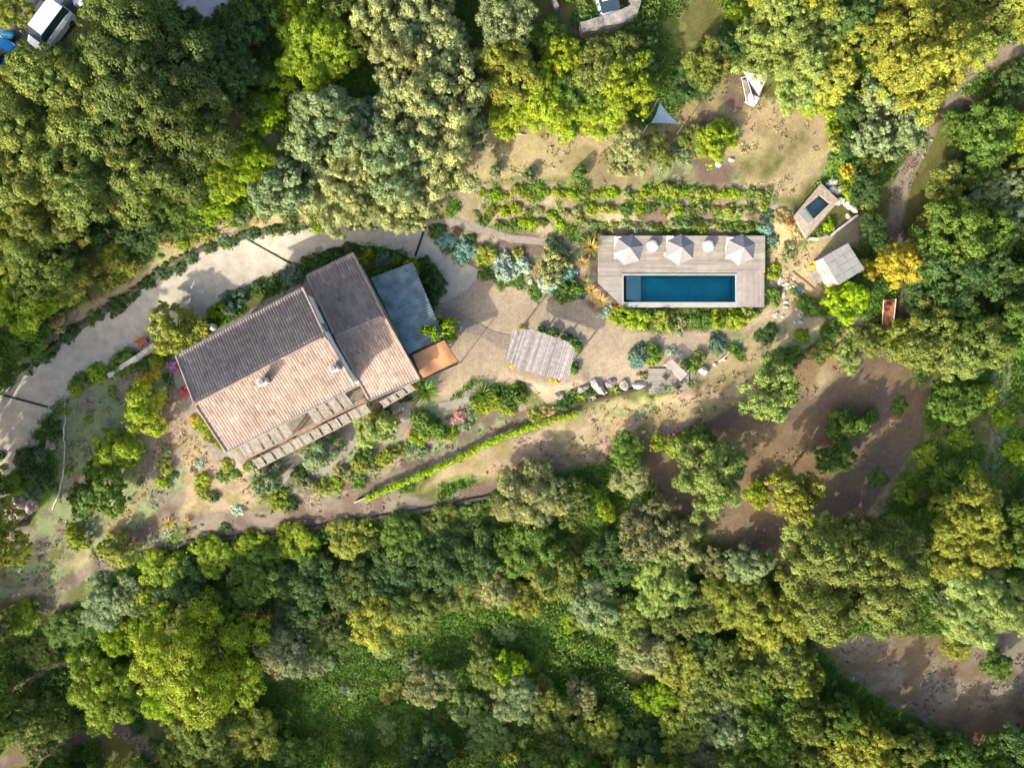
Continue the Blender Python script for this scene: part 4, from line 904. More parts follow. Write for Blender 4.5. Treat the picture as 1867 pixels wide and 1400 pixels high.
# ---------------------------------------------------------------- vehicles
def car(px, py, ang, Lc, Wc, Hc, paint, label, name='parked_car', cat='car', van=False):
    g_ = PG(px, py, Hc * .6); g_.z = float(H(g_.x, g_.y)) + .05; ca, sa = math.cos(ang), math.sin(ang)
    rt = thing(name, label, cat, tuple(g_))
    def T(x_, y_, z_): return Vector((g_.x + x_ * ca - y_ * sa, g_.y + x_ * sa + y_ * ca, g_.z + z_))
    # stations along the length: (x, half width, z of the side top); front at +x
    st = [(-.5, .40, .52), (-.47, .47, .60), (-.3, .5, .62), (.15, .5, .60), (.36, .49, .55), (.46, .44, .47), (.5, .36, .38)]
    vs = []; fs = []
    for x_, hw, zt_ in st:
        for yy, zz in ((-hw, .16), (-hw * 1.0, zt_ * .72), (-hw * .9, zt_), (0, zt_ + .03), (hw * .9, zt_), (hw, zt_ * .72), (hw, .16)): vs.append(T(x_ * Lc, yy * Wc, zz * Hc))
    for i in range(len(st) - 1):
        for k in range(6): fs.append((i * 7 + k, i * 7 + k + 1, (i + 1) * 7 + k + 1, (i + 1) * 7 + k))
        fs.append((i * 7 + 6, i * 7, (i + 1) * 7, (i + 1) * 7 + 6))
    fs += [tuple(range(6, -1, -1)), tuple((len(st) - 1) * 7 + k for k in range(7))]
    mb = MB(); mb.add(vs, fs); mb.build('body', paint, rt)
    r0, r1, f1, f0 = (-.49, -.46, .22, .36) if van else (-.44, -.30, .10, .27)
    def ringz(x_, hw, z_): return [T(x_ * Lc, -hw * Wc, z_ * Hc), T(x_ * Lc, hw * Wc, z_ * Hc)]
    b0, t0, t1, b1 = ringz(r0, .43, .60), ringz(r1, .37, .97), ringz(f1, .37, .97), ringz(f0, .43, .60)
    mb = MB(); mb.prism([t0[0], t1[0], t1[1], t0[1]], .05); mb.build('roof', paint, rt)
    eps = Vector((0, 0, -.052))
    ws = MB(); ws.prism([b1[0], b1[1], t1[1] + eps, t1[0] + eps][::-1], .03, down=(0, 0, -1)); ws.build('windscreen', M['glass'], rt)
    ws = MB(); ws.prism([b0[0], b0[1], t0[1] + eps, t0[0] + eps], .03); ws.build('rear_window', M['glass'], rt)
    for s in (0, 1):
        ws = MB(); ws.add([b0[s], b1[s], t1[s] + eps, t0[s] + eps], [(0, 1, 2, 3)]); ws.build('side_window', M['glass'], rt)
        for xw in (-.32, .32):
            yw = (-.47 if s == 0 else .47) * Wc; mb = MB(); c0 = T(xw * Lc, yw - .09, .32); c1 = T(xw * Lc, yw + .09, .32); mb.tube([c0, c1], .31, 14); wh = mb.build('wheel', M['black'], rt)
            mb = MB(); c0 = T(xw * Lc, yw + (.1 if s else -.1), .32); c1 = T(xw * Lc, yw + (.11 if s else -.11), .32); mb.tube([c0, c1], .18, 12); mb.build('rim', M['metal'], wh)
        hl = MB(); hl.box(T(.465 * Lc, (-.34 if s == 0 else .34) * Wc, .42 * Hc), (.16, .3, .10), ang); hl.build('headlight', M['whitepaint'], rt)
    for s in (-1, 1): mb = MB(); mb.box(T(f0 * Lc * .85, s * .55 * Wc, .62 * Hc), (.12, .2, .14), ang); mb.build('mirror', M['black'], rt)
    return rt
car(86, 47, math.radians(233), 4.3, 1.95, 1.9, M['whitepaint'], 'white van nosing out from under the dark pine in the top corner', 'parked_van', 'van', True)
car(-10, 108, math.radians(60), 4.0, 1.75, 1.5, M['bluepaint'], 'bright blue car half out of the frame below the white van')
car(172, -16, math.radians(190), 4.2, 1.8, 1.5, M['whitepaint'], 'white car cut off by the top edge above the dark pine')
car(1108, -2, math.radians(285), 4.2, 1.8, 1.5, M['palebluepaint'], 'pale blue-grey car parked inside the grey stone wall')
g_ = PG(22, 70); mb = MB(); mb.lathe((g_.x, g_.y, g_.z), [(.35, 0), (.48, .5), (.50, .55), (.40, .62), (.05, .68)], 16, (1.2, .8)); tag(mb.build('covered_tub', M['tarp'], smooth=True), 'teal-blue covered tub between the blue car and the white van', 'tub')

# ---------------------------------------------------------------- rocks, logs
def rocks(rows, m_, group, cat='boulder', name='boulder'):
    for i, (px, py, r, sx, rz, lab, c) in enumerate(rows):
        g_ = PG(px, py); r_ = r * PXM * .95; mb = MB(); mb.rock((g_.x, g_.y, g_.z + r_ * .15), r_, i * 7 + int(px), .62, sx, rz, c); tag(mb.build(name, m_), lab, cat, group)
rocks([(1020, 721, 9, 1, 0, 'round grey boulder at the lower end of the boulder row', .9), (1063, 707, 9, 1.3, .7, 'brownish boulder second in the boulder row from its lower end', .85),
       (1090, 704, 12, 1.4, -.9, 'largest grey boulder, slanting in the middle of the boulder row', 1.15), (1113, 698, 8, 1.5, .2, 'flat dusky boulder just above the slanting largest one', .9),
       (1138, 702, 10, 1.2, -.6, 'pale grey boulder beside the longish white one', 1.25), (1169, 703, 9, 1.6, .15, 'long white boulder next to the timber platform', 1.7), (1282, 675, 9, 1, .3, 'lone white boulder right of the timber platform', 1.7),
       (1156, 704, 3.5, 1, 0, 'fist-sized white stone between the pale and the long white boulders', 1.6), (1104, 714, 4, 1, 0, 'small pale stone below the slanting largest boulder', 1.5), (1047, 714, 4, 1, 0, 'small pale stone between the round and brownish boulders', 1.4),
       (1240, 648, 5, 1.5, 0, 'small pale stone above the slatted table', 1.4), (1303, 664, 4, 1, .4, 'small pale stone up the bank from the lone white boulder', 1.5), (1320, 655, 4, 1.3, .4, 'highest small stone on the bank beyond the lone white boulder', 1.4)],
      M['stone'], 'boulders edging the gravel court')
rocks([(1516, 333, 8, 1.4, .2, 'topmost pale boulder by the plunge pool corner', 1.0), (1519, 346, 7, 1.3, .3, 'pale boulder second from the top by the plunge pool', 1.05), (1531, 347, 7, 1.3, .7, 'slanting pale boulder touching the second one by the plunge pool', .95),
       (1531, 367, 8, 1.2, .3, 'middle pale boulder at the plunge pool side', 1.0), (1546, 374, 7, 1.4, -.2, 'pale boulder fifth down from the plunge pool corner', 1.0), (1556, 381, 7, 1.3, -.3, 'lowest pale boulder by the plunge pool near the fence of shrubs', 1.0), (1546, 395, 6, 1.0, 0, 'dull grey boulder tucked below the pale boulders', .7)],
      M['palestone'], 'pale boulders beside the plunge pool')
q = random.Random(21); rows = []
for (cx_, cy_, n, sp_) in ((20, 935, 12, 22), (50, 920, 7, 16), (18, 985, 9, 20), (95, 810, 3, 8), (65, 803, 3, 8)):
    for _ in range(n): rows.append((cx_ + q.uniform(-sp_, sp_), cy_ + q.uniform(-sp_ * .6, sp_ * .6), q.uniform(5, 10), q.uniform(1, 1.6), q.uniform(0, 3), 'pinkish rock in the rockery beside the lower driveway', q.uniform(.7, 1.1)))
rocks(rows, mat('pink_rock', (0.42, 0.33, 0.28), .9, 2.5, .3, .5, tint=True), 'pinkish rockery rocks', 'rock', 'rock'); rows = []
for _ in range(26): rows.append((q.uniform(1412, 1470), q.uniform(505, 590), q.uniform(2.5, 5), q.uniform(1, 1.5), q.uniform(0, 3), 'pale stone scattered on the slope between the deck and the shed', q.uniform(.7, 1.1)))
for _ in range(10): rows.append((q.uniform(1365, 1420) , q.uniform(190, 215) , q.uniform(1.5, 2.5), 1.2, 0, 'pale stone scattered on the slope between the deck and the shed', .9)) if False else None
rocks([r for r in rows if r], M['palestone'], 'pale stones on the stony slope', 'rock', 'rock'); rows = []
for _ in range(10): rows.append((q.uniform(120, 170), q.uniform(900, 975), q.uniform(2, 5), q.uniform(1, 1.5), q.uniform(0, 3), 'small pale rock beside the lowest round citrus tree', q.uniform(.8, 1.1)))
rocks(rows, M['palestone'], 'pale rocks below the citrus trees', 'rock', 'rock')
rocks([(1309, 300, 6, 1.1, 0, 'larger of two white stones at the end of the upper terrace shrubs', 1.1), (1333, 292, 5, 1, 0, 'smaller of two white stones at the end of the upper terrace shrubs', 1.0), (900, 500, 3, 1, 0, 'small white stone at the rim of the silver plant bed', 1.1),
       (967, 514, 5, 1.3, .5, 'whitish stone between the silver plant bed and the feathery shrub', 1.0)], M['palestone'], 'white accent stones', 'rock', 'rock')
def log(pts, rs, m_, label, name='log'):
    w_ = [PG(*p_) + Vector((0, 0, .12)) for p_ in pts]; mb = MB(); mb.tube(w_, rs, 7); tag(mb.build(name, m_, smooth=True), label, name.replace('_', ' '))
log([(888, 235), (905, 239), (925, 243), (945, 245), (958, 247)], [.11, .10, .10, .07, .04], M['palebark'], 'pale fallen log at the top rim of the sandy terrace')
log([(1310, 660), (1322, 650), (1330, 640), (1338, 632)], [.06, .06, .05, .03], M['palebark'], 'thin pale branch lying on the bank above the lone white boulder', 'fallen_branch')
log([(195, 922), (205, 918), (218, 905)], [.05, .05, .03], M['palebark'], 'thin bare branch lying below the lowest round citrus tree', 'fallen_branch')
# ---------------------------------------------------------------- plant prototypes
def unit(n, rs): v = rs.normal(size=(n, 3)); return v / np.linalg.norm(v, axis=1, keepdims=True)
def leaves(cen, nor, ls, elong, rs, tint):
    n = len(cen); nor = nor / (np.linalg.norm(nor, axis=1, keepdims=True) + 1e-9)
    t = np.cross(nor, unit(n, rs)); t /= (np.linalg.norm(t, axis=1, keepdims=True) + 1e-9); b = np.cross(nor, t)
    s = ls * rs.uniform(.65, 1.35, (n, 1)); a = t * s * .5 * elong; c = b * s * .5
    fold = nor * s * .12
    v = np.stack([cen - a, cen - c + fold, cen + a, cen + c + fold], 1).reshape(-1, 3)
    return v, np.arange(4 * n).reshape(n, 4), np.repeat(tint, 4, 0)
def foliage(name, seed, R, hr, nl, lr, cr, ls, per, elong=1.2, zb=.15, wild=.5, tonev=.28, top=0.0):
    rs = np.random.RandomState(seed); L_ = [(np.array([0, 0, hr * R * .30]), R * (lr[0] + lr[1]) / 2)]; k = rs.uniform(0, 6); ph = rs.uniform(0, 6, 4); irr = 1.0 if nl > 12 else .6
    for i in range(nl):
        r = R * rs.uniform(*lr); d = (R - r * .85) * math.sqrt((i + .7) / nl) * rs.uniform(.85, 1.12); a = k + i * 2.39996 + rs.uniform(-.4, .4)
        mod = 1 + irr * (.16 * math.sin(2 * a + ph[0]) + .12 * math.sin(3 * a + ph[1]) + .09 * math.sin(5 * a + ph[2])); d *= mod; r *= rs.uniform(.8, 1.15)
        z = hr * R * math.sqrt(max(0, 1 - min(1, d / R / mod) ** 2)) * rs.uniform(.25, .9) - r * .1
        L_.append((np.array([d * math.cos(a), d * math.sin(a), z]), r))
    CC = []; CD = []; CT = []
    for i, (c, r) in enumerate(L_):
        n = int(11.5 * (r / cr) ** 2 * .42); d = unit(n * 2, rs); d = d[d[:, 2] > -.35][:n]
        p = c + d * r * rs.uniform(.82, 1.10, (len(d), 1)); p[:, 2] = c[2] + (p[:, 2] - c[2]) * .85
        keep = np.ones(len(p), bool)
        for j, (c2, r2) in enumerate(L_):
            if j != i: keep &= np.linalg.norm(p - c2, axis=1) > r2 * .80
        p, d = p[keep], d[keep]; lt = 1 + rs.uniform(-.10, .10)
        CC.append(p); CD.append(d); CT.append(lt * rs.uniform(1 - tonev, 1 + tonev, len(p)))
    CC = np.concatenate(CC); CD = np.concatenate(CD); CT = np.concatenate(CT); m = len(CC)
    crr = cr * rs.uniform(.55, 1.45, m); st = rs.rand(m) < .14; CC[st] += CD[st] * (cr * rs.uniform(.5, 1.3, (st.sum(), 1))); crr[st] *= .6
    ids = np.repeat(np.arange(m), per); u = unit(len(ids), rs); u[:, 2] = np.abs(u[:, 2]) * .9 - .25
    p = CC[ids] + u * (crr[ids] * rs.uniform(.35, 1.1, len(ids)))[:, None]
    nor = u * .8 + CD[ids] * .45 + unit(len(ids), rs) * wild + np.array([0, 0, .25])
    hue = rs.uniform(-.12, .07, m)[ids]; lt = CT[ids] * rs.uniform(.8, 1.2, len(ids))
    tint = np.stack([lt * (1 + hue), lt, lt * (1 - hue)], -1)
    zmin = p[:, 2].min(); p[:, 2] += -zmin + zb
    v, f, t = leaves(p, nor, ls, elong, rs, tint)
    return raw_mesh(name, v, f, M['leaf'], t), float(p[:, 2].max())
def trunk_mesh(seed, R, Ht, zb, r0):
    q = random.Random(seed); mb = MB(); top = Vector((q.uniform(-.2, .2), q.uniform(-.2, .2), zb + (Ht - zb) * .35))
    mb.tube([(0, 0, -.4), (0.02, 0, .3), Vector((0, 0, 0)).lerp(top, .6), top], [r0 * 1.4, r0, r0 * .8, r0 * .6], 9)
    for i in range(7):
        a = i * 2.4 + q.uniform(-.4, .4); s = Vector((0, 0, 0)).lerp(top, q.uniform(.5, .95)); rr = R * q.uniform(.4, .62)
        e = Vector((rr * math.cos(a), rr * math.sin(a), zb + (Ht - zb) * q.uniform(.25, .5))); m_ = s.lerp(e, .5) + Vector((q.uniform(-.2, .2), q.uniform(-.2, .2), .25))
        mb.tube([s, m_, e], [r0 * .45, r0 * .28, r0 * .1], 6)
        for _ in range(2):
            e2 = m_.lerp(e, q.uniform(.2, .8)); mb.tube([e2, e2 + Vector((q.uniform(-1, 1), q.uniform(-1, 1), q.uniform(.2, .8))) * R * .22], [r0 * .15, r0 * .05], 5)
    me = bpy.data.meshes.new('trunk'); me.from_pydata(mb.v, [], mb.f); me.materials.append(M['bark']); me.polygons.foreach_set('use_smooth', [True] * len(me.polygons)); return me
PROTO = {}
def mk(key, variants, R, H_, zb, r0, **kw):
    PROTO[key] = []
    for s in range(variants):
        me, top = foliage('crown', hash_(key) + s * 31, R, **kw, zb=zb); PROTO[key].append((me, trunk_mesh(s, R, top, zb, r0) if r0 else None, R, top))
def hash_(k): return sum(ord(c) * (i + 3) for i, c in enumerate(k)) % 9973
#   key: kind + size class
mk('P3', 3, 4.6, 9, 2.2, .32, hr=1.05, nl=30, lr=(.15, .30), cr=.44, ls=0.104, per=122, elong=1.5, wild=.40)
mk('P2', 3, 2.7, 6, 1.4, .20, hr=1.05, nl=18, lr=(.18, .34), cr=.36, ls=0.096, per=102, elong=1.5, wild=.40)
mk('O3', 3, 4.4, 8, 1.8, .30, hr=1.1, nl=36, lr=(.12, .26), cr=.34, ls=0.100, per=81, elong=1.2, wild=.7, tonev=.34)
mk('O2', 5, 2.6, 5, 1.2, .18, hr=1.15, nl=24, lr=(.13, .30), cr=.28, ls=0.089, per=78, elong=1.2, wild=.7, tonev=.30)
mk('V3', 3, 3.6, 6, 1.4, .22, hr=1.05, nl=34, lr=(.11, .22), cr=.36, ls=0.096, per=95, elong=1.7, wild=.5, tonev=.26)
mk('V2', 3, 2.3, 4.5, 1.0, .16, hr=1.0, nl=22, lr=(.13, .27), cr=.28, ls=0.104, per=61, elong=1.8, wild=.6, tonev=.26)
mk('C2', 3, 2.0, 3.6, .7, .12, hr=1.05, nl=13, lr=(.24, .38), cr=.24, ls=0.104, per=57, elong=1.2, wild=.45)
mk('S1', 4, 1.1, 1.6, .0, 0, hr=1.0, nl=10, lr=(.22, .42), cr=.18, ls=0.081, per=44, elong=1.3, wild=.5)
mk('F1', 3, 1.2, 1.4, .0, 0, hr=.85, nl=14, lr=(.18, .36), cr=.18, ls=0.081, per=37, elong=2.2, wild=.8, tonev=.2)
mk('S0', 4, .55, .8, .0, 0, hr=.95, nl=6, lr=(.28, .45), cr=.13, ls=0.067, per=37, elong=1.3, wild=.5)
mk('T0', 1, .55, 1.0, .0, 0, hr=1.3, nl=0, lr=(.95, 1.0), cr=.10, ls=0.052, per=23, elong=1.2, wild=.35, tonev=.1)
def blades(name, seed, n, L_, wd, spread=(.2, 1.1), droop=.5):
    rs = np.random.RandomState(seed); v = []; f = []; t = []
    for i in range(n):
        a = i * 2.39996 + rs.uniform(-.3, .3); el = rs.uniform(*spread); l = L_ * rs.uniform(.7, 1.15); c = rs.uniform(.75, 1.25)
        d = np.array([math.cos(a), math.sin(a), 0]); s = np.array([-math.sin(a), math.cos(a), 0]) * wd; p = np.zeros(3); k = len(v); m = 4
        for j in range(m + 1):
            e = el - droop * (j / m) ** 1.5; q_ = p + np.array([0, 0, .02]); w_ = (1 - (j / m) ** 2) * (0.6 + .8 * (j / m) if j < m else 0) + .02
            v += [q_ - s * w_, q_ + s * w_]; t += [(c, c, c)] * 2; p = p + (d * math.cos(e) + np.array([0, 0, math.sin(e)])) * l / m
        f += [(k + 2 * j, k + 2 * j + 1, k + 2 * j + 3, k + 2 * j + 2) for j in range(m)]
    return raw_mesh(name, np.array(v), np.array(f), M['blade'], np.array(t))
PROTO['A0'] = [(blades('rosette', s, 34, .75, .06, (.15, 1.2), .5), None, .6, .6) for s in range(2)]
PROTO['G0'] = [(blades('tuft', s + 9, 90, .75, .022, (.5, 1.4), 1.0), None, .55, .6) for s in range(3)]
PROTO['Y1'] = [(blades('fronds', s + 20, 80, 1.6, .05, (.1, 1.3), .8), None, 1.3, 1.0) for s in range(2)]
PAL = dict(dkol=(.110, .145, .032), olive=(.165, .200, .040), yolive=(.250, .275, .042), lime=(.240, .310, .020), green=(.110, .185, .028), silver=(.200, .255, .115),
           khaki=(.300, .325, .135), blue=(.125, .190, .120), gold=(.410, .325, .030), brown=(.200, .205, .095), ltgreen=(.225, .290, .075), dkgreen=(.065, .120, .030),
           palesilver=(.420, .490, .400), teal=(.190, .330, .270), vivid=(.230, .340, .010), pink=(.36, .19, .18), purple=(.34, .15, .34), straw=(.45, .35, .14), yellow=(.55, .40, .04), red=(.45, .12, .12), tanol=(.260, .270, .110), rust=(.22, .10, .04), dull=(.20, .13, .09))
KIND = dict(P=('pine_tree', 'pine tree'), O=('oak_tree', 'oak tree'), V=('olive_tree', 'olive tree'), C=('citrus_tree', 'citrus tree'), S=('shrub', 'shrub'), F=('feathery_shrub', 'shrub'), T=('topiary_ball', 'topiary'),
            A=('agave', 'agave'), G=('grass_tuft', 'ornamental grass'), Y=('yucca', 'yucca'))
pr = random.Random(99)
def plant(k, px, py, rpx, col, label, group=None, hs=1.0, nm=None):
    z0 = float(H(*PG(px, py, 2.0).to_2d()))
    r_est = rpx * PXM * (CAMZ - z0) / CAMZ
    if k in 'PO': key = k + ('3' if r_est > 3.2 else '2')
    else: key = {'V': 'V3' if r_est > 2.7 else 'V2', 'C': 'C2', 'T': 'T0', 'A': 'A0', 'G': 'G0', 'Y': 'Y1', 'F': 'F1', 'S': 'S1' if r_est > .8 else 'S0'}[k]
    me, tm, R, top = pr.choice(PROTO[key])
    if k == 'C' and r_est < 1.1: pass
    hc = top * (r_est / R) * .6
    for _ in range(3):
        kk = PXM * (CAMZ - z0 - hc) / CAMZ; s = rpx * kk / R * 1.06; hc = top * s * hs * .6
        x, y = P(px, py, z0 + hc); z0 = float(H(x, y))
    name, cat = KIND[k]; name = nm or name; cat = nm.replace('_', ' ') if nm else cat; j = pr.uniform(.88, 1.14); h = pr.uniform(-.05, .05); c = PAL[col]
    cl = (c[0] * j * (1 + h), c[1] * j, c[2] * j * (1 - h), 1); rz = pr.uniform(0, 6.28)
    sx = s * pr.uniform(.93, 1.07); sc = (sx, s * s / sx, s * hs)
    if tm is None:
        o = bpy.data.objects.new(name, me); COL.objects.link(o); o.location = (x, y, z0 - .03); o.rotation_euler = (0, 0, rz); o.scale = sc; o.color = cl
        return tag(o, label, cat, group)
    rt = bpy.data.objects.new(name, None); COL.objects.link(rt); rt.location = (x, y, z0); rt.rotation_euler = (0, 0, rz); rt.scale = sc; rt.empty_display_size = .5; tag(rt, label, cat, group)
    o = bpy.data.objects.new('crown', me); COL.objects.link(o); o.parent = rt; o.color = cl
    o = bpy.data.objects.new('trunk', tm); COL.objects.link(o); o.parent = rt
    return rt
def plants(text, group=None, hs=1.0):
    for ln in text.strip().split('\n'):
        a, lab = ln.split('|'); a = a.split()
        h_ = (float(a[5]) if len(a) > 5 else 1.0) * hs * (pr.uniform(.82, 1.25) if a[0] in 'PO' else 1) * (1.0 if a[0] not in 'PO' or float(a[2]) < 780 else 1.2 if float(a[1]) > 1060 and float(a[2]) < 950 else .85)
        plant(a[0], float(a[1]), float(a[2]), float(a[3]), a[4], lab.strip(), group, h_)
